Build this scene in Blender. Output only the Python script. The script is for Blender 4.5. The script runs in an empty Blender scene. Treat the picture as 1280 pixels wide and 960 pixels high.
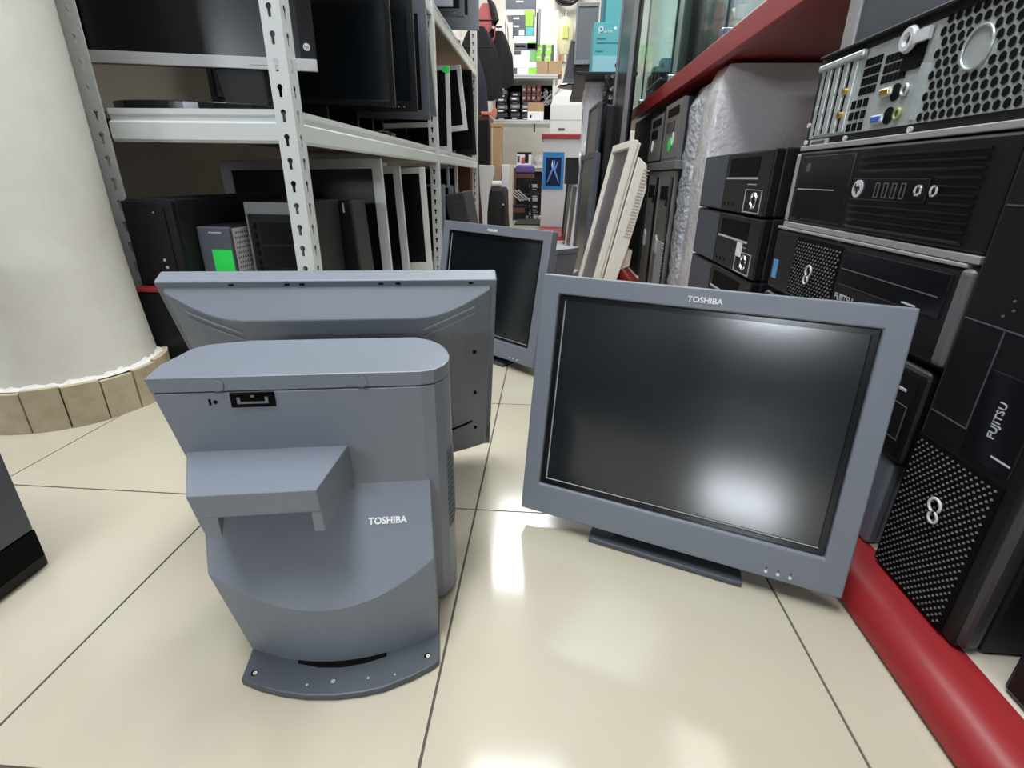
import bpy, bmesh, math, random
from mathutils import Matrix, Vector
from mathutils.geometry import tessellate_polygon
random.seed(7)
S = bpy.context.scene
COL = S.collection
PI = math.pi
R = math.radians

# ---------------------------------------------------------------- camera
cam_data = bpy.data.cameras.new('camera')
cam_data.sensor_width = 36.0
cam_data.lens = 17.639
cam_data.clip_start = 0.01
cam = bpy.data.objects.new('camera', cam_data)
COL.objects.link(cam)
cam.matrix_world = Matrix(((0.997579, -0.038850, 0.057674, 0.0), (0.068111, 0.378712, -0.923005, 0), (0.014017, 0.924699, 0.380441, 0.40136), (0, 0, 0, 1)))
S.camera = cam

# ---------------------------------------------------------------- world, lights, exposure
world = bpy.data.worlds.new('world')
S.world = world
world.use_nodes = True
world.node_tree.nodes['Background'].inputs[0].default_value = (0.85, 0.92, 1.0, 1)
world.node_tree.nodes['Background'].inputs[1].default_value = 0.25
S.view_settings.view_transform = 'Standard'
S.view_settings.look = 'None'
S.view_settings.gamma = 1.0
S.view_settings.use_curve_mapping = False
S.view_settings.exposure = 0.0

def area_light(name, loc, rot, sx, sy, power, color):
    d = bpy.data.lights.new(name, 'AREA')
    d.shape = 'RECTANGLE'; d.size = sx; d.size_y = sy
    d.energy = power; d.color = color
    o = bpy.data.objects.new(name, d); COL.objects.link(o)
    o.location = loc; o.rotation_euler = rot
    return o
COOL = (0.93, 0.97, 1.0)
LAMPS = [(-0.48, 0.0, 2.58, 46), (-0.05, 1.20, 2.58, 28), (-0.1, 3.6, 2.58, 36), (-0.2, 5.6, 2.58, 36), (0.3, -0.45, 2.58, 4)]
for i, (x, y, z, pw) in enumerate(LAMPS):
    area_light('ceiling_lamp_light', (x, y, z), (0, 0, 0), 0.5, 1.15, pw, COOL)

# ---------------------------------------------------------------- materials
def new_mat(name):
    m = bpy.data.materials.new(name); m.use_nodes = True
    nt = m.node_tree
    return m, nt, nt.nodes['Principled BSDF']

def mat(name, col, rough=0.5, metal=0.0, spec=0.5, bump=0.0, bscale=400.0, vary=0.0, vscale=6.0,
        rvary=0.0, alpha=1.0, trans=0.0, emit=None, estr=0.0, coat=0.0):
    m, nt, b = new_mat(name)
    b.inputs['Base Color'].default_value = (*col, 1)
    b.inputs['Roughness'].default_value = rough
    b.inputs['Metallic'].default_value = metal
    b.inputs['Specular IOR Level'].default_value = spec
    b.inputs['Coat Weight'].default_value = coat
    b.inputs['Transmission Weight'].default_value = trans
    b.inputs['Alpha'].default_value = alpha
    if emit:
        b.inputs['Emission Color'].default_value = (*emit, 1)
        b.inputs['Emission Strength'].default_value = estr
    if bump or vary or rvary:
        tc = nt.nodes.new('ShaderNodeTexCoord')
    if vary or rvary:
        n = nt.nodes.new('ShaderNodeTexNoise'); n.inputs['Scale'].default_value = vscale
        n.inputs['Detail'].default_value = 5
        nt.links.new(tc.outputs['Object'], n.inputs['Vector'])
        if vary:
            mx = nt.nodes.new('ShaderNodeMix'); mx.data_type = 'RGBA'
            mx.inputs[6].default_value = (*[c * (1 - vary) for c in col], 1)
            mx.inputs[7].default_value = (*[min(1, c * (1 + vary)) for c in col], 1)
            nt.links.new(n.outputs['Fac'], mx.inputs[0]); nt.links.new(mx.outputs[2], b.inputs['Base Color'])
        if rvary:
            mr = nt.nodes.new('ShaderNodeMapRange')
            mr.inputs['To Min'].default_value = max(0, rough - rvary); mr.inputs['To Max'].default_value = rough + rvary
            nt.links.new(n.outputs['Fac'], mr.inputs['Value']); nt.links.new(mr.outputs[0], b.inputs['Roughness'])
    if bump:
        n2 = nt.nodes.new('ShaderNodeTexNoise'); n2.inputs['Scale'].default_value = bscale
        bp = nt.nodes.new('ShaderNodeBump'); bp.inputs['Strength'].default_value = bump; bp.inputs['Distance'].default_value = 0.002
        nt.links.new(tc.outputs['Object'], n2.inputs['Vector']); nt.links.new(n2.outputs['Fac'], bp.inputs['Height'])
        nt.links.new(bp.outputs[0], b.inputs['Normal'])
    return m

M_GREY = mat('grey_plastic', (0.198, 0.221, 0.266), 0.36, bump=0.12, bscale=1500, vary=0.05, vscale=9)
M_GREYD = mat('dark_grey_plastic', (0.075, 0.085, 0.105), 0.45, bump=0.1, bscale=1500)
M_SCREEN = mat('matte_screen', (0.006, 0.010, 0.014), 0.15, spec=1.0)
M_SCREEN2 = mat('idle_screen', (0.006, 0.007, 0.009), 0.25, spec=0.4)
M_BLACK = mat('black_plastic', (0.008, 0.008, 0.0095), 0.42, spec=0.3, bump=0.08, bscale=900)
M_GLOSS = mat('gloss_black_plastic', (0.007, 0.007, 0.009), 0.18, spec=0.4)
M_VOID = mat('hole_black', (0.003, 0.003, 0.003), 0.8, spec=0.1)
M_DARKCASE = mat('black_steel_case', (0.012, 0.012, 0.014), 0.45, spec=0.35, bump=0.1, bscale=700, vary=0.15)
M_CASEGREY = mat('grey_steel_case', (0.20, 0.205, 0.215), 0.42, metal=0.5, vary=0.08)
M_STEEL = mat('galvanised_steel', (0.52, 0.57, 0.57), 0.36, metal=0.4, vary=0.08, vscale=20)
M_CHROME = mat('chrome', (0.8, 0.8, 0.82), 0.12, metal=1.0)
M_SILVER = mat('silver_plastic', (0.60, 0.61, 0.64), 0.35)
M_WHITEPL = mat('white_plastic', (0.72, 0.72, 0.72), 0.4)
M_CREAM = mat('cream_plastic', (0.84, 0.78, 0.69), 0.45, vary=0.04)
M_SHELF = mat('white_powder_coated_steel', (0.66, 0.69, 0.69), 0.32, vary=0.04, vscale=12, rvary=0.06)
M_WOOD = mat('chipboard', (0.33, 0.24, 0.16), 0.7, vary=0.2, vscale=40)
M_GREYL = mat('pale_grey_plastic', (0.30, 0.32, 0.36), 0.4)
M_EDGE = mat('charcoal_edge', (0.035, 0.035, 0.038), 0.3)
M_LIP = mat('bare_steel_lip', (0.42, 0.42, 0.43), 0.38, metal=0.35)
M_GOLDD = mat('dull_green_socket', (0.30, 0.36, 0.12), 0.5)
M_RED = mat('red_laminate', (0.30, 0.020, 0.024), 0.36, vary=0.08, vscale=5)
M_BEIGE = mat('beige_laminate', (0.66, 0.60, 0.50), 0.35)
M_WHITE = mat('white_print', (0.85, 0.85, 0.86), 0.4)
M_PRINTG = mat('grey_print', (0.45, 0.46, 0.48), 0.4)
M_TITAN = mat('warm_grey_panel', (0.20, 0.19, 0.18), 0.34, metal=0.3, vary=0.05)
M_GREEN = mat('green_label', (0.02, 0.72, 0.10), 0.5)
M_BLUE = mat('blue_sticker', (0.10, 0.30, 0.60), 0.4)
M_BLUEPORT = mat('blue_port', (0.03, 0.12, 0.5), 0.4)
M_GOLD = mat('gold_contact', (0.8, 0.5, 0.15), 0.3, metal=0.9)
M_CARD = mat('cardboard', (0.42, 0.28, 0.16), 0.75, vary=0.1, vscale=15)
M_TEAL = mat('teal_carton', (0.10, 0.42, 0.47), 0.45)
M_TEALD = mat('teal_ink', (0.03, 0.20, 0.24), 0.45)
M_BWRAP = mat('paper_white', (0.70, 0.70, 0.70), 0.6)
M_NAVY = mat('navy_cloth', (0.015, 0.017, 0.03), 0.85, bump=0.3, bscale=200)
M_BLKCLOTH = mat('black_cloth', (0.009, 0.009, 0.010), 0.9, bump=0.3, bscale=200)
M_REDCLOTH = mat('faded_red_cloth', (0.5, 0.13, 0.14), 0.8)
M_BROWN = mat('dark_brown_wood', (0.10, 0.035, 0.025), 0.5, vary=0.2)
M_LIME = mat('lime_green_carton', (0.30, 0.72, 0.06), 0.5)
M_PURPLE = mat('purple_cloth', (0.10, 0.07, 0.25), 0.8)
M_TAPE = mat('orange_tape', (0.6, 0.2, 0.12), 0.5)

def tile_material():
    m, nt, b = new_mat('cream_ceramic_tile')
    tc = nt.nodes.new('ShaderNodeTexCoord')
    geo = nt.nodes.new('ShaderNodeNewGeometry')
    n = nt.nodes.new('ShaderNodeTexNoise'); n.inputs['Scale'].default_value = 5; n.inputs['Detail'].default_value = 6
    nt.links.new(geo.outputs['Position'], n.inputs['Vector'])
    r = nt.nodes.new('ShaderNodeValToRGB')
    r.color_ramp.elements[0].position = 0.3; r.color_ramp.elements[0].color = (0.53, 0.478, 0.37, 1)
    r.color_ramp.elements[1].position = 0.75; r.color_ramp.elements[1].color = (0.59, 0.543, 0.44, 1)
    nt.links.new(n.outputs['Fac'], r.inputs['Fac'])
    # small scattered grime specks
    v = nt.nodes.new('ShaderNodeTexVoronoi'); v.inputs['Scale'].default_value = 5.5
    nt.links.new(geo.outputs['Position'], v.inputs['Vector'])
    lt = nt.nodes.new('ShaderNodeMath'); lt.operation = 'LESS_THAN'; lt.inputs[1].default_value = 0.014
    nt.links.new(v.outputs['Distance'], lt.inputs[0])
    mx = nt.nodes.new('ShaderNodeMix'); mx.data_type = 'RGBA'
    mx.inputs[7].default_value = (0.22, 0.19, 0.15, 1)
    nt.links.new(lt.outputs[0], mx.inputs[0]); nt.links.new(r.outputs[0], mx.inputs[6])
    nt.links.new(mx.outputs[2], b.inputs['Base Color'])
    n2 = nt.nodes.new('ShaderNodeTexNoise'); n2.inputs['Scale'].default_value = 3; n2.inputs['Detail'].default_value = 4
    nt.links.new(geo.outputs['Position'], n2.inputs['Vector'])
    mr = nt.nodes.new('ShaderNodeMapRange'); mr.inputs['To Min'].default_value = 0.07; mr.inputs['To Max'].default_value = 0.15
    nt.links.new(n2.outputs['Fac'], mr.inputs['Value']); nt.links.new(mr.outputs[0], b.inputs['Roughness'])
    return m
M_TILE = tile_material()
M_FLOORDK = mat('bounce_cutting_dark_floor', (0.07, 0.075, 0.08), 0.6, vary=0.15)  # unseen floor behind the camera, made dark to cut its bounce light
M_GROUT = mat('dark_grout', (0.10, 0.09, 0.075), 0.8)

def plaster_material(name, c0, c1, scale=3.0, bump=0.25):
    m, nt, b = new_mat(name)
    geo = nt.nodes.new('ShaderNodeNewGeometry')
    n = nt.nodes.new('ShaderNodeTexNoise'); n.inputs['Scale'].default_value = scale; n.inputs['Detail'].default_value = 8
    n.inputs['Roughness'].default_value = 0.65
    nt.links.new(geo.outputs['Position'], n.inputs['Vector'])
    r = nt.nodes.new('ShaderNodeValToRGB')
    r.color_ramp.elements[0].position = 0.25; r.color_ramp.elements[0].color = (*c0, 1)
    r.color_ramp.elements[1].position = 0.6; r.color_ramp.elements[1].color = (*c1, 1)
    nt.links.new(n.outputs['Fac'], r.inputs['Fac']); nt.links.new(r.outputs[0], b.inputs['Base Color'])
    b.inputs['Roughness'].default_value = 0.75
    n2 = nt.nodes.new('ShaderNodeTexNoise'); n2.inputs['Scale'].default_value = 30; n2.inputs['Detail'].default_value = 6
    nt.links.new(geo.outputs['Position'], n2.inputs['Vector'])
    bp = nt.nodes.new('ShaderNodeBump'); bp.inputs['Strength'].default_value = bump; bp.inputs['Distance'].default_value = 0.004
    nt.links.new(n2.outputs['Fac'], bp.inputs['Height']); nt.links.new(bp.outputs[0], b.inputs['Normal'])
    return m
M_PLASTER = plaster_material('worn_cream_plaster', (0.66, 0.635, 0.595), (0.80, 0.785, 0.745), 4)
M_WALL = plaster_material('painted_wall', (0.66, 0.62, 0.56), (0.74, 0.71, 0.65), 1.2, 0.08)
M_WALLSHELF = plaster_material('greige_wall', (0.68, 0.62, 0.56), (0.80, 0.74, 0.68), 2, 0.08)
M_WALLDK = plaster_material('fill_cutting_dark_wall', (0.16, 0.17, 0.175), (0.21, 0.22, 0.225), 1.5, 0.1)  # unseen near walls darkened to cut front fill and screen reflections
M_CEIL = mat('white_ceiling', (0.8, 0.8, 0.78), 0.8)
M_BASETILE = plaster_material('worn_beige_wall_tile', (0.36, 0.29, 0.19), (0.56, 0.48, 0.35), 14, 0.2)

def wrap_material(name, col, scale, strength, rough=0.15, alpha=1.0):
    m, nt, b = new_mat(name)
    b.inputs['Base Color'].default_value = (*col, 1); b.inputs['Roughness'].default_value = rough
    b.inputs['Coat Weight'].default_value = 0.6; b.inputs['Coat Roughness'].default_value = 0.1
    b.inputs['Alpha'].default_value = alpha
    geo = nt.nodes.new('ShaderNodeNewGeometry')
    v = nt.nodes.new('ShaderNodeTexVoronoi'); v.inputs['Scale'].default_value = scale
    n = nt.nodes.new('ShaderNodeTexNoise'); n.inputs['Scale'].default_value = 14; n.inputs['Detail'].default_value = 5
    n.inputs['Distortion'].default_value = 2.0
    nt.links.new(geo.outputs['Position'], v.inputs['Vector']); nt.links.new(geo.outputs['Position'], n.inputs['Vector'])
    ad = nt.nodes.new('ShaderNodeMath'); ad.operation = 'MULTIPLY_ADD'; ad.inputs[1].default_value = 0.35
    nt.links.new(v.outputs['Distance'], ad.inputs[0]); nt.links.new(n.outputs['Fac'], ad.inputs[2])
    bp = nt.nodes.new('ShaderNodeBump'); bp.inputs['Strength'].default_value = strength; bp.inputs['Distance'].default_value = 0.012
    nt.links.new(ad.outputs[0], bp.inputs['Height']); nt.links.new(bp.outputs[0], b.inputs['Normal'])
    return m
M_BUBBLE = wrap_material('bubble_wrap', (0.46, 0.48, 0.53), 90, 1.0, 0.15)
M_FILM = wrap_material('white_foam_wrap', (0.72, 0.70, 0.73), 120, 0.28, 0.22)
M_DARKFILM = wrap_material('crumpled_black_film', (0.03, 0.03, 0.035), 30, 1.0, 0.12)

def glass_material():
    m = bpy.data.materials.new('display_glass'); m.use_nodes = True
    nt = m.node_tree; nt.nodes.clear()
    out = nt.nodes.new('ShaderNodeOutputMaterial')
    tr = nt.nodes.new('ShaderNodeBsdfTransparent'); tr.inputs[0].default_value = (0.86, 0.93, 0.92, 1)
    gl = nt.nodes.new('ShaderNodeBsdfGlossy'); gl.inputs['Roughness'].default_value = 0.05
    fr = nt.nodes.new('ShaderNodeFresnel'); fr.inputs[0].default_value = 1.25
    mx = nt.nodes.new('ShaderNodeMixShader')
    ml = nt.nodes.new('ShaderNodeMath'); ml.operation = 'MULTIPLY'; ml.inputs[1].default_value = 0.35
    nt.links.new(fr.outputs[0], ml.inputs[0]); nt.links.new(ml.outputs[0], mx.inputs[0]); nt.links.new(tr.outputs[0], mx.inputs[1]); nt.links.new(gl.outputs[0], mx.inputs[2])
    nt.links.new(mx.outputs[0], out.inputs[0])
    return m
M_GLASS = glass_material()
M_GLASSEDGE = mat('green_glass_edge', (0.03, 0.09, 0.08), 0.15)

# ---------------------------------------------------------------- mesh helpers
class MB:
    def __init__(self): self.v = []; self.f = []
    def add(self, vs, fs):
        n = len(self.v); self.v += [tuple(p) for p in vs]; self.f += [tuple(i + n for i in f) for f in fs]; return self
    def box(self, x0, x1, y0, y1, z0, z1):
        return self.add([(x0,y0,z0),(x1,y0,z0),(x1,y1,z0),(x0,y1,z0),(x0,y0,z1),(x1,y0,z1),(x1,y1,z1),(x0,y1,z1)],
                        [(0,3,2,1),(4,5,6,7),(0,1,5,4),(1,2,6,5),(2,3,7,6),(3,0,4,7)])
    def loft(self, rings, cap=True):
        k = len(rings[0]); vs = [p for r in rings for p in r]; fs = []
        for i in range(len(rings) - 1):
            for j in range(k):
                a = i*k + j; b = i*k + (j+1) % k
                fs.append((a, b, b + k, a + k))
        if cap:
            fs.append(tuple(reversed(range(k)))); fs.append(tuple(range((len(rings)-1)*k, len(rings)*k)))
        return self.add(vs, fs)
    def prism(self, poly, z0, z1):                       # counter-clockwise plan polygon, extruded in z
        return self.loft([[(x, y, z0) for x, y in poly], [(x, y, z1) for x, y in poly]])
    def xprism(self, poly, x0, x1):                      # (y, z) profile extruded along x
        return self.loft([[(x0, y, z) for y, z in poly], [(x1, y, z) for y, z in poly]])
    def yprism(self, poly, y0, y1):                      # (x, z) profile extruded along y
        return self.loft([[(x, y0, z) for x, z in poly], [(x, y1, z) for x, z in poly]])
    def ring(self, o, i, y0, y1, inset=0.0):             # rectangular picture-frame, o and i = (x0,x1,z0,z1)
        ox0, ox1, oz0, oz1 = o; ix0, ix1, iz0, iz1 = i
        def q(a, y): return [(a[0], y, a[2]), (a[1], y, a[2]), (a[1], y, a[3]), (a[0], y, a[3])]
        vs = q(o, y0) + q(i, y0) + q(o, y1) + q((ix0+inset, ix1-inset, iz0+inset, iz1-inset), y1); fs = []
        for j in range(4):
            k = (j + 1) % 4
            fs += [(j, k, 4+k, 4+j), (8+j, 12+j, 12+k, 8+k), (j, 8+j, 8+k, k), (4+j, 4+k, 12+k, 12+j)]
        return self.add(vs, fs)
    def cyl(self, c, r, h, axis='z', n=16, r2=None):
        r2 = r if r2 is None else r2; rings = []
        for t, rr in ((0, r), (h, r2)):
            pts = []
            for k in range(n):
                a = 2*PI*k/n; u, w = rr*math.cos(a), rr*math.sin(a)
                pts.append({'z': (c[0]+u, c[1]+w, c[2]+t), 'y': (c[0]+u, c[1]+t, c[2]+w), 'x': (c[0]+t, c[1]+u, c[2]+w)}[axis])
            rings.append(pts)
        return self.loft(rings)
    def tube(self, path, r, n=8, taper=None):
        path = [Vector(p) for p in path]; rings = []
        for i, p in enumerate(path):
            t = (path[min(i+1, len(path)-1)] - path[max(i-1, 0)]).normalized()
            a = Vector((0, 0, 1)) if abs(t.z) < 0.9 else Vector((1, 0, 0))
            u = t.cross(a).normalized(); w = t.cross(u).normalized()
            rr = r if taper is None else r*taper[i]
            rings.append([p + u*rr*math.cos(2*PI*k/n) + w*rr*math.sin(2*PI*k/n) for k in range(n)])
        return self.loft(rings)
    def torus(self, c, R0, r, axis='y', n=24, m=8, sx=1.0, sz=1.0, a0=0.0, a1=2*PI):
        full = abs(a1 - a0 - 2*PI) < 1e-6; rings = []; cnt = n if full else n + 1
        for k in range(cnt):
            a = a0 + (a1-a0)*k/n; ring = []
            for j in range(m):
                b = 2*PI*j/m; q = R0 + r*math.cos(b)
                u, w, h = q*math.cos(a)*sx, q*math.sin(a)*sz, r*math.sin(b)
                ring.append({'y': (c[0]+u, c[1]+h, c[2]+w), 'x': (c[0]+h, c[1]+u, c[2]+w), 'z': (c[0]+u, c[1]+w, c[2]+h)}[axis])
            rings.append(ring)
        if full: return self.loft(rings + [rings[0]], cap=False)
        return self.loft(rings)
    def build(self, name, material, parent=None, loc=None, rot=None, bevel=0.0, smooth=False, seg=2):
        me = bpy.data.meshes.new(name)
        me.from_pydata(self.v, [], self.f); me.validate()
        bm = bmesh.new(); bm.from_mesh(me); bmesh.ops.remove_doubles(bm, verts=bm.verts, dist=1e-6)
        bmesh.ops.recalc_face_normals(bm, faces=bm.faces); bm.to_mesh(me); bm.free()
        if smooth:
            for p in me.polygons: p.use_smooth = True
            try: me.set_sharp_from_angle(angle=R(35))
            except Exception: pass
        me.materials.append(material)
        o = bpy.data.objects.new(name, me); COL.objects.link(o)
        if parent is not None: o.parent = parent
        if loc is not None: o.location = loc
        if rot is not None: o.rotation_euler = rot
        if bevel:
            bv = o.modifiers.new('bevel', 'BEVEL'); bv.width = bevel; bv.segments = seg; bv.limit_method = 'ANGLE'; bv.angle_limit = R(40)
            bv.use_clamp_overlap = True
        return o

def B(x0, x1, y0, y1, z0, z1): return MB().box(x0, x1, y0, y1, z0, z1)

def tag(o, label=None, cat=None, group=None, kind=None):
    if label: o['label'] = label
    if cat: o['category'] = cat
    if group: o['group'] = group
    if kind: o['kind'] = kind
    return o

def thing(name, label, cat, loc=(0, 0, 0), rot=(0, 0, 0), group=None):
    o = bpy.data.objects.new(name, None); COL.objects.link(o)
    o.empty_display_size = 0.05
    o.location = loc; o.rotation_euler = rot
    return tag(o, label, cat, group)

def struct(o): o['kind'] = 'structure'; return o

def copy_tree(o, parent=None):
    c = o.copy(); COL.objects.link(c)
    if parent is not None: c.parent = parent
    for ch in list(o.children): copy_tree(ch, c)
    return c

def text(body, size, material, parent, loc, rot, name='lettering', ext=0.0004, bold=0.0, sx=1.0, spacing=1.0):
    cu = bpy.data.curves.new('lettering_curve', 'FONT')
    cu.body = body; cu.size = size; cu.align_x = 'CENTER'; cu.align_y = 'CENTER'
    cu.extrude = ext; cu.offset = bold; cu.space_character = spacing; cu.resolution_u = 3
    t = bpy.data.objects.new('lettering_curve', cu); COL.objects.link(t)
    dg = bpy.context.evaluated_depsgraph_get(); dg.update()
    me = bpy.data.meshes.new_from_object(t.evaluated_get(dg))
    bpy.data.objects.remove(t)
    me.materials.clear(); me.materials.append(material)
    o = bpy.data.objects.new(name, me); COL.objects.link(o)
    o.parent = parent; o.location = loc; o.rotation_euler = rot; o.scale = (sx, 1, 1)
    return o
FRONT = (PI/2, 0, 0)          # text on a face looking towards local -y
BACK = (PI/2, 0, PI)          # text on a face looking towards local +y

# ================================================================ the setting
XL, XR, YB, YF, ZC = -1.06, 1.05, 6.75, -7.0, 2.7
XN = -3.4
floor = struct(B(XL-0.1, XR+0.1, YF-0.1, YB+0.1, -0.12, -0.0015).build('floor', M_GROUT))
T = 0.333
TX0, TY0 = -0.0784, 0.5393
tile_me = None
for i in range(-3, 4):
    for j in range(-2, 19):
        if tile_me is None:
            o = B(0.0012, T-0.0012, 0.0012, T-0.0012, -0.004, 0.0).build('tile', M_TILE, floor, bevel=0.0)
            tile_me = o.data
        else:
            o = bpy.data.objects.new('tile', tile_me); COL.objects.link(o); o.parent = floor
        o.location = (TX0 + i*T, TY0 + (j-1)*T, 0)
struct(B(XL-0.1, XL, 0.6, YB, 0, ZC).build('wall_left', M_WALLSHELF))
struct(B(XN-0.1, XN, YF, 0.6, 0, ZC).build('wall_left_near', M_WALLDK))
struct(B(XN-0.1, XL-0.1, 0.6, 0.7, 0, ZC).build('wall_return', M_WALL))
struct(B(XR, XR+0.1, YF, YB, 0, ZC).build('wall_right', M_WALL))
struct(B(XL-0.1, XR+0.1, YB, YB+0.1, 0, ZC).build('wall_back', M_WALL))
wf = MB().ring((XN-0.1, XR+0.1, 0, ZC), (-2.65, -1.50, 1.31, 1.86), YF-0.1, YF)
struct(wf.build('wall_front', M_WALLDK))
win = struct(MB().ring((-2.65, -1.50, 1.31, 1.86), (-2.60, -1.55, 1.36, 1.81), YF-0.06, YF+0.02).build('window_1', M_WHITEPL))
B(-2.60, -1.55, YF-0.05, YF-0.04, 1.36, 1.81).build('pane', mat('daylit_pane', (0.8, 0.85, 0.9), 0.3, emit=(0.86, 0.93, 1.0), estr=72.0), win)
B(-2.16, -2.14, YF-0.035, YF+0.01, 1.36, 1.81).build('mullion', M_WHITEPL, win)
struct(B(XN-0.1, XR+0.1, YF-0.1, YB+0.1, ZC, ZC+0.1).build('ceiling', M_CEIL))
struct(B(XN, XL-0.1, YF, 0.6, -0.12, 0.0).build('floor_near', M_FLOORDK))
struct(B(XL-0.0995, XR+0.1, YF, TY0-3.0*T-0.001, -0.0014, 0.0).build('floor_rear', M_FLOORDK))
for i, (x, y, z, pw) in enumerate(LAMPS):
    lf = thing('ceiling_lamp', 'white ceiling light panel %s, above the frame of the photo' % (
        'behind the photographer', 'over the monitors on the floor', 'over the middle of the aisle', 'at the back wall', 'on the right above the photographer')[i], 'lamp', (x, y, 2.6))
    MB().ring((-0.3, 0.3, -0.62, 0.62), (-0.26, 0.26, -0.58, 0.58), 0.0, 0.06).build('frame', M_WHITEPL, lf, rot=(PI/2, 0, 0), loc=(0, 0, 0.04))

# round plastered pillar with a skirting of small worn tiles
PCX, PCY, PR = -0.884, 0.826, 0.142
def pillar_radius(z): return 0.127 + 0.019*max(0.0, 1 - z/0.30)**1.5
def arc_poly(r, a0, a1, n): return [(PCX + r*math.cos(a0 + (a1-a0)*k/n), PCY + r*math.sin(a0 + (a1-a0)*k/n)) for k in range(n+1)]
pil = MB(); rings = []
for k in range(41):
    z = ZC*(k/40)**1.8
    rr = pillar_radius(z)
    rings.append([(x, y, z) for x, y in arc_poly(rr, 0, 2*PI*47/48, 47)])
pil.loft(rings)
pillar = struct(pil.build('wall_pillar', M_PLASTER, smooth=True))
base = struct(MB().prism(arc_poly(PR+0.008, 0, 2*PI*47/48, 47), 0.0, 0.069).build('baseboard_pillar', M_GROUT))
step = R(19.2)
for k in range(14):
    a0 = R(-224) + k*step; h = 0.072 + 0.003*math.sin(k*1.7); rr = PR + 0.016 + 0.0015*math.sin(k*2.3)
    outer = arc_poly(rr, a0+R(0.5), a0+step-R(0.5), 4); inner = arc_poly(PR+0.006, a0+step-R(0.5), a0+R(0.5), 4)
    MB().prism(outer + inner, 0.0, h).build('tile', M_BASETILE, base)
# ragged plaster lip over the tiles
lip = MB(); ringsl = []
for k in range(61):
    a = R(-224) + R(268)*k/60; j = 0.003*math.sin(k*2.7) + 0.002*math.sin(k*5.1)
    ringsl.append([(PCX + rr*math.cos(a), PCY + rr*math.sin(a), z) for rr, z in ((PR-0.004, 0.066), (PR+0.006+j*0.6, 0.0715+j*0.3), (PR+0.001, 0.074+j*0.4), (PR-0.006, 0.079+j))])
lip.loft(ringsl).build('plaster_lip', M_PLASTER, base)

# ---------------------------------------------------------------- boltless shelving on the left
PITCH = 0.04
def keyhole(cx, cz):
    pts = []
    for k in range(9):
        a = R(-55) + R(290)*k/8
        pts.append((cx + 0.0054*math.cos(a), cz + 0.0054*math.sin(a)))
    pts += [(cx-0.0028, cz-0.0155), (cx+0.0028, cz-0.0155)]
    return pts
def strip_cells(w, cx):
    outer = [(0, 0), (w, 0), (w, PITCH), (0, PITCH)]
    hole = keyhole(cx, PITCH*0.62)
    pts = outer + hole
    tris = tessellate_polygon([[Vector((x, z, 0)) for x, z in outer], [Vector((x, z, 0)) for x, z in reversed(hole)]])
    pts2 = outer + list(reversed(hole))
    return pts2, tris
W = 0.035
c1, t1 = strip_cells(W, 0.016)
post_mb = MB()
for k in range(52):
    post_mb.add([(-W + x, 0, z + k*PITCH) for x, z in c1], t1)            # face towards -y
    post_mb.add([(0, x, z + k*PITCH) for x, z in c1], t1)                 # face towards +x (aisle)
shelving = thing('boltless_shelving', 'white boltless steel shelving with keyhole posts, left of the aisle, loaded with monitors', 'shelving', (-0.467, 1.0, 0))
posts_y = [0.0, 1.275, 2.53]
p0 = None
for y in posts_y:
    if p0 is None:
        p0 = post_mb.build('post', M_SHELF, shelving, loc=(0, y, 0))
        sm = p0.modifiers.new('solid', 'SOLIDIFY'); sm.thickness = 0.0016; sm.offset = 0
        o = p0
    else:
        o = p0.copy(); COL.objects.link(o); o.location = (0, y, 0)
o = p0.copy(); COL.objects.link(o); o.scale = (-1, 1, 1); o.location = (-0.398, 0, 0)          # left near post, beside the pillar
# beams: stepped section
def beam_x(x0, x1, y, z, name='beam'):
    prof = [(0.012, z-0.045), (0.003, z-0.045), (0.0, z-0.040), (0.0, z-0.012), (0.007, z-0.008), (0.007, z), (0.004, z+0.003), (0.004, z+0.012), (0.014, z+0.012)]
    return MB().xprism([(y + a, b) for a, b in prof], x0, x1).build(name, M_SHELF, shelving)
def beam_y(y0, y1, x, z, name='beam'):
    prof = [(0.012, z-0.045), (0.003, z-0.045), (0.0, z-0.040), (0.0, z-0.012), (0.007, z-0.008), (0.007, z), (0.004, z+0.003), (0.004, z+0.012), (0.014, z+0.012)]
    return MB().loft([[(x - a, y0, b) for a, b in prof], [(x - a, y1, b) for a, b in prof]]).build(name, M_SHELF, shelving)
for z in (0.499, 1.015):
    beam_x(-0.361, -0.036, 0.003, z)
    for y0, y1 in ((0.036, 1.274), (1.311, 2.529)):
        beam_y(y0, y1, -0.003, z)
    for y0, y1 in ((0.02, 1.27), (1.28, 2.55)):
        B(-0.585, -0.02, y0, y1, z-0.004, z+0.008).build('shelf_panel', M_WOOD, shelving)
    beam_x(-0.585, -0.036, 1.285, z-0.001); beam_x(-0.585, -0.036, 2.54, z-0.001)
for y in (1.275, 2.53):
    B(-0.588, -0.586, y, y+0.035, 0, 2.08).build('post', M_SHELF, shelving)
for y0, y1 in ((-0.07, 1.26), (1.32, 2.52)):
    B(-0.236 if y0 < 0 else -0.585, -0.037, y0, y1, 0.0, 0.05).build('low_board', M_BEIGE, shelving)
B(-0.585, -0.2365, 0.41, 1.26, 0.0, 0.05).build('low_board', M_BEIGE, shelving)

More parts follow.
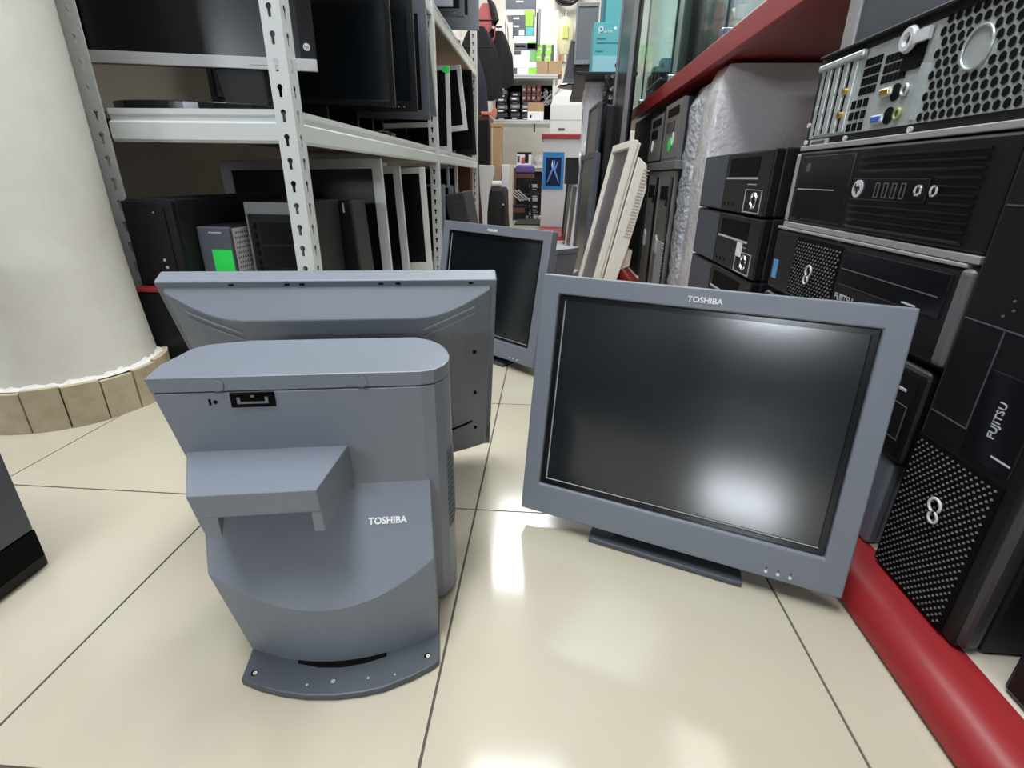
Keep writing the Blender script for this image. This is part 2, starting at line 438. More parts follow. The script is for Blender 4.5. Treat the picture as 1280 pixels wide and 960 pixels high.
# ================================================================ the three grey all-in-one till terminals
def head_parts(root, tilt):
    """display head: local x right (seen from the rear), y out of the screen, z up; pivots about its top rear edge"""
    L = (0, 0, 0.2995); Q = (tilt, 0, 0)
    bz = MB().ring((-0.173, 0.173, -0.286, 0.0), (-0.1495, 0.151, -0.247, -0.0221), 0.0, 0.020, inset=-0.0015)
    bezel = bz.build('bezel', M_GREY, root, L, Q, bevel=0.0018)
    g = MB().ring((-0.1495, 0.151, -0.247, -0.0221), (-0.1445, 0.146, -0.242, -0.0271), 0.004, 0.0165)
    g.build('screen_gasket', M_GLOSS, root, L, Q)
    B(-0.1447, 0.1462, 0.006, 0.0130, -0.2422, -0.0269).build('screen', M_SCREEN, root, L, Q)
    r = MB(); e = 0.0011
    for x0, x1, z0, z1 in ((-0.1447, 0.1462, -0.2425, -0.2425+e), (0.1462-e, 0.1462, -0.2422, -0.0269)):
        r.box(x0, x1, 0.0130, 0.0140, z0, z1)
    r.build('edge_reflection', M_SILVER, root, L, Q)  # pale line painted as the reflection along two sides of the screen
    # back shell with the bulge
    xs = [-0.166, -0.158, -0.148, -0.136, -0.122, -0.106, -0.087, 0.087, 0.106, 0.122, 0.136, 0.148, 0.158, 0.166]
    def cv(x): return 0.004 + 0.026*math.sin(PI/2*min(1, (0.166-abs(x))/0.079))
    rings = []
    for x in xs:
        c = cv(x)
        rings.append([(x, 0.002, -0.006), (x, -c, -0.007-0.021*c/0.03), (x, -c, -0.281+0.012*c/0.03), (x, 0.002, -0.282)])
    shell = MB().loft(rings).build('back_shell', M_GREY, root, L, Q, bevel=0.0008, seg=1)
    for s in (-1, 1):
        for dz in (0.0, -0.0085):
            MB().tube([(s*x, -cv(x)-0.0004, zz + dz) for x, zz in ((0.148, -0.026), (0.133, -0.0295), (0.122, -0.0325), (0.112, -0.0355), (0.102, -0.039), (0.093, -0.0435))], 0.0011, 5).build('groove', M_GREYL, shell)
    for x, z in ((0.148, -0.092), (0.149, -0.162), (0.150, -0.232), (-0.148, -0.080), (-0.149, -0.160), (-0.15, -0.232)):
        MB().cyl((x, -cv(x)-0.0006, z), 0.0032, 0.001, 'y', 10).build('screw_hole', M_VOID, shell)
    for x in (-0.10, -0.045, -0.03, 0.05, 0.068, 0.145):
        B(x-0.0025, x+0.0025, -0.0006, 0.001, -0.0052, -0.0032).build('latch_slot', M_VOID, shell)
    MB().tube([(x, -cv(x)-0.0002, -0.2200 + 0.10*(x-0.11)) for x in (0.104, 0.114, 0.122, 0.130, 0.138, 0.146)], 0.0016, 6).build('cable_slot', M_VOID, shell)
    mk = MB()
    for k in range(7): mk.box(0.168, 0.1705, -0.0006, 0.0004, -0.270+k*0.0036, -0.2682+k*0.0036)
    tag(mk.build('moulded_mark', M_GREYD, shell), kind='stuff')
    text('TOSHIBA', 0.0076, M_WHITE, root, L, Q, 'maker_lettering', bold=0.0002).matrix_basis = \
        Matrix.Translation(L) @ Matrix.Rotation(tilt, 4, 'X') @ Matrix.Translation((0.0, 0.0203, -0.0118)) @ Matrix.Rotation(PI, 4, 'Z') @ Matrix.Rotation(PI/2, 4, 'X') @ Matrix.Scale(1.06, 4, (1, 0, 0))
    for k in range(3):
        MB().cyl((-0.1035 - k*0.0112, 0.0195, -0.2786), 0.0016, 0.0014, 'y', 10).build('indicator', M_WHITE, root, L, Q)
        MB().cyl((-0.1035 - k*0.0112, 0.0193, -0.2746), 0.0012, 0.0010, 'y', 8).build('button', M_GREYD, root, L, Q)

def make_terminal(name, label, loc, yaw, tilt, group):
    t = thing(name, label, 'till terminal', loc, (0, 0, yaw), group)
    head_parts(t, tilt)
    o = 0.173
    right = [(0.270, -0.150), (0.2805, -0.1465), (0.288, -0.138), (0.2925, -0.126), (0.2935, -0.112), (0.291, -0.095), (0.285, -0.078), (0.275, -0.064), (0.261, -0.054)]
    def ring(z, taper):
        s = taper*0.215*(0.253-z)
        left = [(0.105, -0.054), (0.068, -0.065), (0.060, -0.076), (0.054, -0.118), (0.058, -0.150)]
        return [(a - o, y, z) for a, y in right] + [(a + (s if a < 0.1 else s*0.5) - o, y, z) for a, y in left]
    body = MB().loft([ring(z, 1) for z in (0.007, 0.06, 0.12, 0.18, 0.2395)]).build('system_box', M_GREY, t, bevel=0.0008, smooth=False, seg=1)
    MB().loft([ring(0.2408, 1), ring(0.2525, 1), [(x*0.985, -0.102+(y+0.102)*0.98, 0.2532) for x, y, z in ring(0.253, 1)]]).build('lid', M_GREY, t)
    for a in (0.111, 0.2225): MB().cyl((a - o, -0.1515, 0.2452), 0.0045, 0.003, 'y', 16).build('lid_lug', M_GREY, t)
    # connector port and lock slot on the rear wall
    pb = MB().ring((0.1185-o, 0.1525-o, 0.2265, 0.2390), (0.1215-o, 0.1495-o, 0.2290, 0.2372), -0.1512, -0.1495).build('connector_port', M_VOID, t)
    B(0.1215-o, 0.1495-o, -0.1507, -0.1500, 0.2288, 0.2374).build('port_cavity', M_VOID, pb)
    q = MB().ring((0.1235-o, 0.1475-o, 0.2296, 0.2352), (0.126-o, 0.145-o, 0.2312, 0.2352), -0.1516, -0.1504); q.box(0.134-o, 0.137-o, -0.1516, -0.1508, 0.2352, 0.2368)
    q.build('contact_shell', M_CASEGREY, pb)
    MB().cyl((0.1065-o, -0.1506, 0.2315), 0.0016, 0.001, 'y', 8).box(0.1015-o, 0.1032-o, -0.1506, -0.149, 0.229, 0.234).build('lock_slot', M_VOID, t)
    # side vent grille that follows the rounded end
    g = MB(); arc = right[2:7]
    for k in range(14):
        z = 0.085 + k*0.0062
        g.loft([[(x - o + 0.0005, y, z), (x - o + 0.0009, y, z), (x - o + 0.0009, y, z + 0.0022), (x - o + 0.0005, y, z + 0.0022)] for x, y in arc])
    g.build('vent_grille', M_GREYD, t)
    # sloping rear cover
    n = 17; bot = []; top = []
    for k in range(n):
        u = k/(n-1); a = 0.1095 + u*0.1655; y = -0.1905 - 0.0215*(1-(2*u-1)**2)
        zt = 0.148 - 1.33*(-0.150 - y)
        bot.append((a - o, y, 0.004)); top.append((a - 0.215*zt*(1-u) - o, y, zt))
    zb = 0.148; rear_b = [(0.275-o, -0.149, 0.004), (0.1095-o, -0.149, 0.004)]
    rear_t = [(0.273-o, -0.149, zb+0.0013), (0.1095-0.215*zb-o+0.0005, -0.149, zb+0.0013)]
    cov = MB().loft([bot + rear_b, top + rear_t]).build('rear_cover', M_GREY, t, bevel=0.0007, seg=1)
    text('TOSHIBA', 0.0082, M_WHITE, cov, (0.2355-o, -0.1704, 0.1216), (R(53.1), 0, 0), 'maker_lettering', bold=0.00025, sx=0.98)
    hd = MB()
    def lx(z): return (0.187 - z)*0.19                    # the left side tapers in towards the foot
    def rx(z): return (0.187 - z)*0.055
    def slab(z, il=None, ir=None):
        a = [(0.0745 + lx(z), -0.149), (0.104 + lx(z), -0.216), (0.194 + rx(z), -0.216), (0.205 + rx(z), -0.149)]
        if il is not None: a[2] = (0.122, -0.216); a[3] = (0.099, -0.149)
        if ir is not None: a[0] = (0.1965, -0.149); a[1] = (0.1880, -0.216)
        return [(x - o, y, z) for x, y in a]
    hd.loft([slab(0.168), slab(0.187)])
    hd.loft([slab(0.150, il=1), slab(0.168, il=1)])
    hd.loft([slab(0.150, ir=1), slab(0.168, ir=1)])
    hd.build('cable_bracket', M_GREY, t, bevel=0.0005, seg=1)
    # foot plate
    fp = [(0.088-o, 0.070), (0.110-o, -0.150), (0.1095-o, -0.192), (0.1105-o, -0.221), (0.128-o, -0.2295), (0.146-o, -0.2360), (0.168-o, -0.2415), (0.193-o, -0.2440), (0.214-o, -0.2435), (0.231-o, -0.2410), (0.254-o, -0.2330), (0.270-o, -0.2250), (0.2765-o, -0.2200), (0.2755-o, -0.150), (0.257-o, 0.070)]
    ft = MB().prism(fp, 0.0, 0.0065).build('foot_plate', M_GREYD, t, bevel=0.0015)
    for a, y, r in ((0.167, -0.232, 0.0011), (0.217, -0.231, 0.0011), (0.239, -0.230, 0.0009)): MB().cyl((a - o, y, 0.0062), r, 0.0006, 'z', 10).build('screw_hole', M_PRINTG, ft)
    MB().loft([[(a - o, y, z) for a, y in ((0.154, -0.2105), (0.173, -0.2165), (0.193, -0.2185), (0.212, -0.2165), (0.230, -0.2115), (0.230, -0.206), (0.193, -0.210), (0.154, -0.205))] for z in (0.006, 0.0069)]).build('cable_slot', M_VOID, ft)
    for a, y, r in ((0.120, -0.216, 0.0030), (0.266, -0.2145, 0.0030), (0.188, -0.231, 0.0018)):
        MB().cyl((a - o, y, 0.0064), r, 0.0004, 'z', 14).build('mounting_hole', M_PRINTG if r < 0.002 else M_VOID, ft)
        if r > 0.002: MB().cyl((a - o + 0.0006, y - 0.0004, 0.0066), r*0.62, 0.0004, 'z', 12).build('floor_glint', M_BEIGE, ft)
    B(0.118-o, 0.235-o, -0.055, 0.045, 0.006, 0.10).build('stand_neck', M_GREYD, t, bevel=0.004)
    B(0.110-o, 0.240-o, -0.056, -0.020, 0.10, 0.225).build('tilt_mount', M_GREYD, t, bevel=0.003)
    return t
def base_point(top, yaw, tilt):          # centre below the head's top rear edge, from the front top corner at a = 0
    e1 = Vector((math.cos(yaw), math.sin(yaw), 0)); n = Vector((-math.sin(yaw)*math.cos(tilt), math.cos(yaw)*math.cos(tilt), math.sin(tilt)))
    P = Vector(top) - 0.02*n + 0.173*e1
    return (P.x, P.y, 0.0)
GT = 'grey till terminals on the floor'
yb = R(10.5)
make_terminal('till_terminal', 'grey till terminal seen from behind, with sloping rear cover and foot plate towards us', (-0.3921 + 0.173*math.cos(yb), 0.4781 + 0.173*math.sin(yb), 0), yb, R(23), GT)
make_terminal('till_terminal', 'grey till terminal facing us with a large dark screen, at right front', base_point((0.3213, 0.4436, 0.2991), R(159.18), R(9.8)), R(159.18), R(9.8), GT)
make_terminal('till_terminal', 'farthest grey till terminal, half hidden behind the two nearer ones', base_point((0.0117, 1.0508, 0.2968), R(139.6), R(9.9)), R(139.6), R(9.9), GT)

# ================================================================ right-hand side: platform, upper shelf
plat = thing('display_platform', 'low beige platform with a red front strip running along the right of the aisle', 'platform', (0.316, 0, 0))
MB().loft([[(x, y, z) for x, z in ((0.052, 0.0), (0.004, 0.0), (0.0, 0.005), (0.001, 0.014), (0.005, 0.022), (0.012, 0.0285), (0.021, 0.0325), (0.032, 0.034), (0.052, 0.034))] for y in (-0.5, 3.62)]).build('red_edging', M_RED, plat, smooth=True)
B(0.0525, 0.72, -0.5, 3.62, 0, 0.033).build('board', M_BEIGE, plat)
us = thing('wall_shelf', 'deep red shelf above the computers on the right, carrying the glass showcase', 'shelf', (0.36, 0.86, 0.645))
B(0, 0.02, 0, 2.25, 0, 0.045).build('front_edge', M_RED, us, bevel=0.002)
B(0.0205, 0.68, 0, 2.25, 0.004, 0.040).build('board', M_RED, us)

FACE_AISLE = -PI/2      # local front (-y) looks along world -x, local x runs towards the photographer
def desk_pc(name, label, y0, y1, z0, z1, xf, depth=0.34, case=M_CASEGREY, group=None, rot=0.0, cat='computer'):
    """horizontal PC: local x from -w/2 (far end) to w/2 (near end), z up from its base, front at y = 0"""
    t = thing(name, label, cat, (xf, (y0+y1)/2, z0), (0, 0, FACE_AISLE + rot), group)
    w, h = y1 - y0, z1 - z0
    B(-w/2, w/2, 0.012, depth, 0, h).build('case', case, t, bevel=0.003)
    return t, w, h
def infinity(mb, x, y, z, s, rot=0.0):
    m2 = MB(); m2.torus((0, 0, s*0.62), s*0.62, s*0.12, 'y', 20, 6, 1.0, 1.0, R(-40), R(255)); m2.torus((0.04*s, 0, -s*0.45), s*0.47, s*0.11, 'y', 20, 6, 1.0, 1.0, R(-215), R(75))
    c, sn = math.cos(rot), math.sin(rot)
    mb.add([(x + a*c - b*sn, y + d, z + a*sn + b*c) for a, d, b in m2.v], m2.f)
    return mb
def dots(x0, x1, z0, z1, p, r, y):
    mb = MB(); j = 0; z = z0
    while z < z1:
        x = x0 + (p/2 if j % 2 else 0)
        while x < x1:
            mb.add([(x-r, y, z), (x, y-r*0.7, z-r*0.6), (x+r, y, z), (x, y, z+r*0.8)], [(0, 1, 3), (1, 2, 3), (0, 2, 1)])
            x += p
        z += p*0.62; j += 1
    return mb

# --- front stack, from the platform up
GS = 'desktop computers piled in the front stack'
t, w, h = desk_pc('desktop_computer', 'grey desktop computer at the bottom of the front right stack, mostly behind the terminal', 0.470, 0.85, 0.034, 0.134, 0.362, case=M_GREY, group=GS)
B(-w/2, w/2, 0, 0.014, 0.0, h).build('front_panel', M_GREY, t, bevel=0.004)
MB().cyl((w/2-0.03, -0.001, h*0.62), 0.0022, 0.002, 'y', 10).build('indicator', M_PRINTG, t)
B(-w/2+0.05, w/2-0.08, -0.001, 0.002, h*0.25, h*0.7).build('drive_bay', M_GREYD, t, bevel=0.001)

t, w, h = desk_pc('desktop_computer', 'black desktop computer with rounded front, second from the bottom of the front right stack', 0.458, 0.85, 0.137, 0.240, 0.364, case=M_DARKCASE, group=GS)
B(-w/2, w/2, -0.006, 0.014, 0.001, h-0.001).build('front_panel', M_BLACK, t, bevel=0.009, seg=4)
MB().ring((w/2-0.035, w/2-0.012, 0.025, 0.062), (w/2-0.034, w/2-0.013, 0.026, 0.061), -0.0066, -0.0056).build('card_slot', M_CASEGREY, t)
B(w/2-0.03, w/2-0.02, -0.007, -0.0055, 0.075, 0.0775).build('indicator', M_SILVER, t)

t, w, h = desk_pc('desktop_computer', 'black desktop computer with honeycomb grille and ring emblem, just above the terminal', 0.452, 0.845, 0.243, 0.3375, 0.366, case=M_CASEGREY, group=GS)
fp = B(-w/2, w/2, -0.006, 0.014, 0.001, h-0.003).build('front_panel', M_BLACK, t, bevel=0.006, seg=3)
B(w/2-0.016, w/2+0.0005, -0.0065, 0.014, 0.002, h-0.002).build('side_bevel', M_CASEGREY, t, bevel=0.006, seg=4)
gx0, gx1 = -w/2+0.078, -w/2+0.19
B(-w/2, w/2-0.01, -0.0065, 0.012, h-0.0028, h+0.0008).build('upper_lip', M_LIP, t, bevel=0.001)
B(gx0-0.003, gx1+0.003, -0.0068, -0.005, 0.003, h-0.008).build('grille_bed', M_VOID, t)
g = tag(dots(gx0, gx1, 0.006, h-0.011, 0.0074, 0.0020, -0.0068).build('grille', M_CASEGREY, t), kind='stuff')
infinity(MB(), (gx0+gx1)/2-0.004, -0.0105, h*0.42, 0.0115, R(-15)).build('ring_emblem', M_SILVER, t, smooth=True)
B(gx1+0.012, w/2-0.02, -0.0072, -0.004, h*0.46, h-0.010).build('drive_bay', M_GLOSS, t, bevel=0.001)
B(gx1+0.012, w/2-0.028, -0.0078, -0.006, h*0.655, h*0.665).build('tray_seam', M_CASEGREY, t)
B(w/2-0.072, w/2-0.052, -0.0078, -0.006, h*0.50, h*0.518).build('eject_button', M_SILVER, t)
text('FUJITSU', 0.0115, M_PRINTG, t, (gx1+0.030, -0.0065, h*0.30), FRONT, 'maker_lettering')
B(-w/2+0.012, -w/2+0.028, -0.0066, -0.0055, 0.018, 0.046).build('sticker', M_BLUE, t)

t, w, h = desk_pc('desktop_computer', 'black desktop computer with horizontal louvres, round emblem and audio sockets', 0.450, 0.833, 0.3405, 0.4425, 0.366, case=M_CASEGREY, group=GS)
fp = B(-w/2+0.003, w/2-0.001, -0.004, 0.014, 0.006, h-0.002).build('front_panel', M_BLACK, t, bevel=0.003)
B(-w/2+0.003, w/2-0.001, -0.0055, 0.012, -0.0015, 0.0055).build('lower_lip', M_LIP, t, bevel=0.001)
B(-w/2-0.0005, -w/2+0.012, -0.005, 0.012, 0.006, h-0.003).build('side_lip', M_LIP, t, bevel=0.003)
B(-w/2+0.022, -w/2+0.155, -0.0052, -0.003, 0.012, h-0.008).build('drive_bay', M_GLOSS, t, bevel=0.001)
B(-w/2+0.026, -w/2+0.125, -0.0058, -0.005, h*0.50, h*0.512).build('tray_seam', M_PRINTG, t)
MB().cyl((-w/2+0.045, -0.0056, h*0.78), 0.006, 0.0006, 'y', 16).build('disc_mark', M_GREYD, t)
lx0, lx1 = -w/2+0.170, w/2-0.028
for k in range(11):
    z = 0.013 + k*(h-0.026)/10.0
    if 0.40 < z/h < 0.66:
        MB().xprism([(-0.003, z-0.003), (-0.003, z+0.0012), (-0.0075, z+0.0012)], lx1-0.055, lx1).build('louvre', M_BLACK, t)
    else:
        MB().xprism([(-0.003, z-0.003), (-0.003, z+0.0012), (-0.0075, z+0.0012)], lx0, lx1).build('louvre', M_BLACK, t)
cs = B(lx0-0.006, lx1-0.060, -0.0062, -0.003, h*0.42, h*0.645).build('control_strip', M_GLOSS, t, bevel=0.001)
MB().cyl((lx0+0.010, -0.0078, h*0.535), 0.0095, 0.002, 'y', 28).build('round_emblem', M_SILVER, t)
text('hp', 0.0125, M_BLACK, t, (lx0+0.010, -0.0081, h*0.542), FRONT, 'maker_lettering', sx=0.9)
for k in range(4):
    x = lx0 + 0.046 + k*0.0145
    MB().ring((x-0.0036, x+0.0036, h*0.45, h*0.60), (x-0.0028, x+0.0028, h*0.46, h*0.59), -0.0068, -0.0060).build('usb_port', M_CASEGREY, t)
for x in (lx0+0.113, lx0+0.135):
    MB().torus((x, -0.0068, h*0.535), 0.0042, 0.0014, 'y', 20, 8).build('audio_socket', M_CHROME, t, smooth=True)

# computer seen from its rear, on top of the louvred one
t, w, h = desk_pc('desktop_computer', 'black desktop computer turned rear side out, with vent holes, slots and sockets', 0.300, 0.832, 0.4455, 0.558, 0.366, case=M_DARKCASE, group=GS)
B(-w/2, w/2, 0.002, 0.014, 0.0, h).build('rear_frame', M_DARKCASE, t, bevel=0.002)
B(-w/2, w/2, -0.003, 0.012, -0.003, 0.0035).build('lower_lip', M_LIP, t, bevel=0.001)
B(-w/2+0.01, w/2, -0.006, 0.012, h-0.004, h-0.001).build('upper_lip', M_DARKCASE, t, bevel=0.001)
rp = MB(); B(-w/2+0.012, w/2-0.004, 0.0005, 0.004, 0.012, h-0.012).build('rear_plate', M_STEEL, t)
for k in range(4):
    x = -w/2 + 0.026 + k*0.0205
    B(x-0.0012, x+0.0058, -0.0012, 0.002, 0.016, h-0.020).build('slot_gap', M_VOID, t)
    B(x+0.0058, x+0.0165, -0.003, 0.002, 0.014, h-0.016).build('slot_cover', M_STEEL, t, bevel=0.001)
br = B(-w/2+0.014, -w/2+0.118, -0.007, 0.0, h-0.020, h-0.012).build('slot_clamp', M_STEEL, t, bevel=0.002)
for z in (0.034, 0.060):
    MB().cyl((-w/2+0.094, -0.0075, z), 0.0036, 0.007, 'y', 12).build('antenna_socket', M_GOLD, t)
def holes(x0, x1, z0, z1, px, pz, sx, sz, skew=0.0, name='vent_hole'):
    mb = MB(); z = z0
    while z + sz <= z1 + 1e-6:
        x = x0
        while x + sx <= x1 + 1e-6:
            mb.box(x + skew*(z-z0), x + sx + skew*(z-z0), -0.0006, 0.001, z, z + sz); x += px
        z += pz
    return tag(mb.build(name, M_VOID, t), kind='stuff')
holes(-w/2+0.118, -w/2+0.150, 0.052, h-0.014, 0.0068, 0.0098, 0.0046, 0.0078)
holes(-w/2+0.158, -w/2+0.200, 0.058, h-0.018, 0.0072, 0.0098, 0.0050, 0.0078)
holes(-w/2+0.108, -w/2+0.145, 0.014, 0.048, 0.0125, 0.0125, 0.0085, 0.0085)
def d_port(x, z, col, nm):
    MB().box(x-0.011, x+0.011, -0.004, 0.0, z-0.0045, z+0.0045).build('socket_shell', M_STEEL, t, bevel=0.002)
    B(x-0.008, x+0.008, -0.0048, -0.003, z-0.0030, z+0.0030).build(nm, col, t, bevel=0.001)
d_port(-w/2+0.172, 0.022, M_BLUEPORT, 'video_port')
d_port(-w/2+0.176, 0.048, M_GOLD, 'display_port')
for x, z, m in ((-w/2+0.205, 0.024, M_GOLDD), (-w/2+0.207, 0.046, M_STEEL)):
    MB().torus((x, -0.001, z), 0.0048, 0.0016, 'y', 16, 6).build('round_socket', m, t, smooth=True)
    MB().cyl((x-0.016, -0.0008, z), 0.0085, 0.001, 'y', 16).build('socket_opening', M_VOID, t)
B(-w/2+0.190, -w/2+0.222, -0.0012, 0.001, 0.064, h-0.014).build('cable_opening', M_VOID, t)
lg = MB(); lg.torus((-w/2+0.196, -0.003, h-0.020), 0.0085, 0.0042, 'y', 20, 6); lg.box(-w/2+0.202, -w/2+0.228, -0.005, -0.001, h-0.026, h-0.015)
lg.build('padlock_loop', M_SILVER, t)
B(-w/2+0.228, -w/2+0.231, -0.004, 0.002, 0.016, 0.066).build('power_supply_rib', M_STEEL, t)
# hexagonal holes of the power supply grille
hx = MB(); p = 0.0104; jj = 0; z = 0.017
while z < h-0.014:
    x = -w/2 + 0.242 + (p/2 if jj % 2 else 0)
    while x < w/2-0.03:
        cx, cz = (x + w/2 - 0.293), z - 0.066
        if cx*cx + cz*cz > 0.00032:
            hx.add([(x + 0.0043*math.cos(R(60*k+30)), -0.0004, z + 0.0043*math.sin(R(60*k+30))) for k in range(6)], [tuple(range(6))])
        x += p
    z += p*0.866; jj += 1
tag(hx.build('hex_grille', M_VOID, t), kind='stuff')
MB().torus((-w/2+0.293, -0.0008, 0.066), 0.0165, 0.0012, 'y', 36, 6).build('fan_ring', M_STEEL, t, smooth=True)
for x, z in ((-w/2+0.006, 0.008), (-w/2+0.11, 0.007), (-w/2+0.232, 0.007), (-w/2+0.005, 0.03), (-w/2+0.40, 0.010), (-w/2+0.02, 0.050)):
    MB().cyl((x, -0.0012, z), 0.0030, 0.003, 'y', 14).build('screw', M_SILVER, t)
lb = B(-w/2+0.020, -w/2+0.068, 0.0, 0.003, 0.002, 0.0105).build('serial_label', M_PRINTG, t)
k = MB()
for i in range(14): k.box(-w/2+0.024+i*0.0026, -w/2+0.0252+i*0.0026+(0.0006 if i % 3 else 0), -0.0004, 0.0004, 0.0045, 0.0082)
k.build('barcode', M_GREYD, lb)

t, w, h = desk_pc('desktop_computer', 'dark grey silver-edged computer on top of the front right stack', 0.30, 0.838, 0.5585, 0.642, 0.395, 0.3, case=M_CASEGREY, group=GS)
B(-w/2, w/2, 0.0, 0.013, 0.0, h).build('front_panel', M_GREYD, t, bevel=0.002)
B(-w/2, -w/2+0.028, -0.006, 0.002, 0.0, h).build('side_bevel', M_LIP, t, bevel=0.004, seg=3)

# --- the tower in front of the stack
def tower(name, label, y0, y1, z0, z1, xf, depth, case, group=None):
    t = thing(name, label, 'computer', (xf, (y0+y1)/2, z0), (0, 0, FACE_AISLE), group)
    w, h = y1 - y0, z1 - z0
    B(-w/2+0.002, w/2-0.002, 0.016, depth, 0, h).build('case', case, t, bevel=0.004)
    return t, w, h
t, w, h = tower('tower_computer', 'tall black tower computer with honeycomb lower front, standing by the red strip', 0.330, 0.4475, 0.0345, 0.462, 0.362, 0.38, M_DARKCASE)
B(-w/2, w/2-0.004, -0.004, 0.016, 0.001, h).build('front_panel', M_BLACK, t, bevel=0.005, seg=3)
B(w/2-0.018, w/2, -0.003, 0.016, 0.002, h*0.62).build('side_bevel', M_EDGE, t, bevel=0.008, seg=4)
B(-w/2+0.003, w/2-0.019, -0.0052, -0.003, 0.004, 0.152).build('grille_bed', M_VOID, t)
tag(dots(-w/2+0.006, w/2-0.022, 0.007, 0.149, 0.0064, 0.0016, -0.0052).build('grille', M_CASEGREY, t), kind='stuff')
infinity(MB(), -w/2+0.052, -0.0085, 0.096, 0.0105, R(10)).build('ring_emblem', M_SILVER, t, smooth=True)
for z in (0.176, 0.262, 0.352):
    B(-w/2+0.006, w/2-0.02, -0.0046, -0.003, z, z+0.0012).build('panel_seam', M_GREYD, t)
B(-w/2+0.046, -w/2+0.0472, -0.0046, -0.003, 0.176, 0.262).build('panel_seam', M_GREYD, t)
B(-w/2+0.048, w/2-0.020, -0.0054, -0.003, 0.158, 0.232).build('glossy_insert', M_GLOSS, t, bevel=0.001)
text('FUJITSU', 0.0095, M_PRINTG, t, (-w/2+0.0715, -0.0057, 0.1965), (PI/2, -PI/2, 0), 'maker_lettering', sx=0.95)
B(w/2-0.040, w/2-0.022, -0.0056, -0.004, 0.168, 0.1695).build('indicator', M_SILVER, t)
for x, z in ((-w/2+0.045, 0.285), (-w/2+0.047, 0.278), (-w/2+0.04, 0.272), (-w/2+0.085, 0.335)):
    MB().cyl((x, -0.005, z), 0.0010, 0.0015, 'y', 8).build('indicator', M_CASEGREY, t)

t, w, h = tower('tower_computer', 'black tower computer cut off by the right edge, nearest on the platform', 0.095, 0.302, 0.0335, 0.45, 0.372, 0.4, M_DARKCASE)
B(-w/2, w/2, 0.0, 0.016, 0.001, h).build('front_panel', M_BLACK, t, bevel=0.004)
for k in range(6): B(-w/2+0.035, w/2-0.02, -0.002, 0.002, 0.022 + k*0.012, 0.028 + k*0.012).build('louvre', M_GLOSS, t)

# --- second stack
GL = 'black desktop computers in the second stack with ring power buttons'
def ring_pc(label, y0, y1, z0, z1, xf, sticker=False):
    t, w, h = desk_pc('desktop_computer', label, y0, y1, z0, z1, xf, case=M_DARKCASE, group=GL)
    B(-w/2, w/2, -0.003, 0.013, 0.001, h-0.001).build('front_panel', M_BLACK, t, bevel=0.003)
    rb = MB()
    for k in range(22): rb.box(-w/2+0.006 + k*0.0072, -w/2+0.0105 + k*0.0072, -0.0040, -0.002, 0.004, h-0.004)
    tag(rb.build('ribbed_panel', M_GREYD, t), kind='stuff')
    B(w/2-0.205, w/2-0.055, -0.0036, -0.002, h*0.60, h*0.90).build('drive_bay', M_VOID, t)
    B(w/2-0.212, w/2-0.052, -0.0052, -0.002, h*0.555, h*0.585).build('tray_lip', M_PRINTG, t)
    B(w/2-0.095, w/2-0.055, -0.0034, -0.002, h*0.47, h*0.485).build('maker_plate', M_PRINTG, t)
    rg = MB().ring((w/2-0.098, w/2-0.022, 0.004, h*0.40), (w/2-0.0965, w/2-0.0235, 0.0055, h*0.39), -0.0044, -0.003)
    rg.build('button_frame', M_PRINTG, t)
    MB().torus((w/2-0.052, -0.0045, h*0.235), 0.0115, 0.0026, 'y', 28, 8).build('power_ring', M_CHROME, t, smooth=True)
    for k in range(3): MB().cyl((w/2-0.205 + k*0.024, -0.0038, h*0.14), 0.0032, 0.002, 'y', 10).build('audio_socket', M_VOID, t)
    if sticker: B(w/2-0.096, w/2-0.070, -0.0052, -0.004, h*0.31, h*0.55).build('sticker', M_WHITE, t)
    return t
ring_pc('topmost black desktop computer with a chrome ring button, under the white wrapped panel', 0.905, 1.290, 0.345, 0.452, 0.361)
ring_pc('black desktop computer with a small white sticker above its ring button, second stack', 0.900, 1.290, 0.240, 0.343, 0.361, True)
ring_pc('black desktop computer, third from the top in the second stack', 0.900, 1.290, 0.137, 0.238, 0.361)
ring_pc('black desktop computer at the foot of the second stack, hidden by the terminal', 0.900, 1.290, 0.034, 0.135, 0.361)

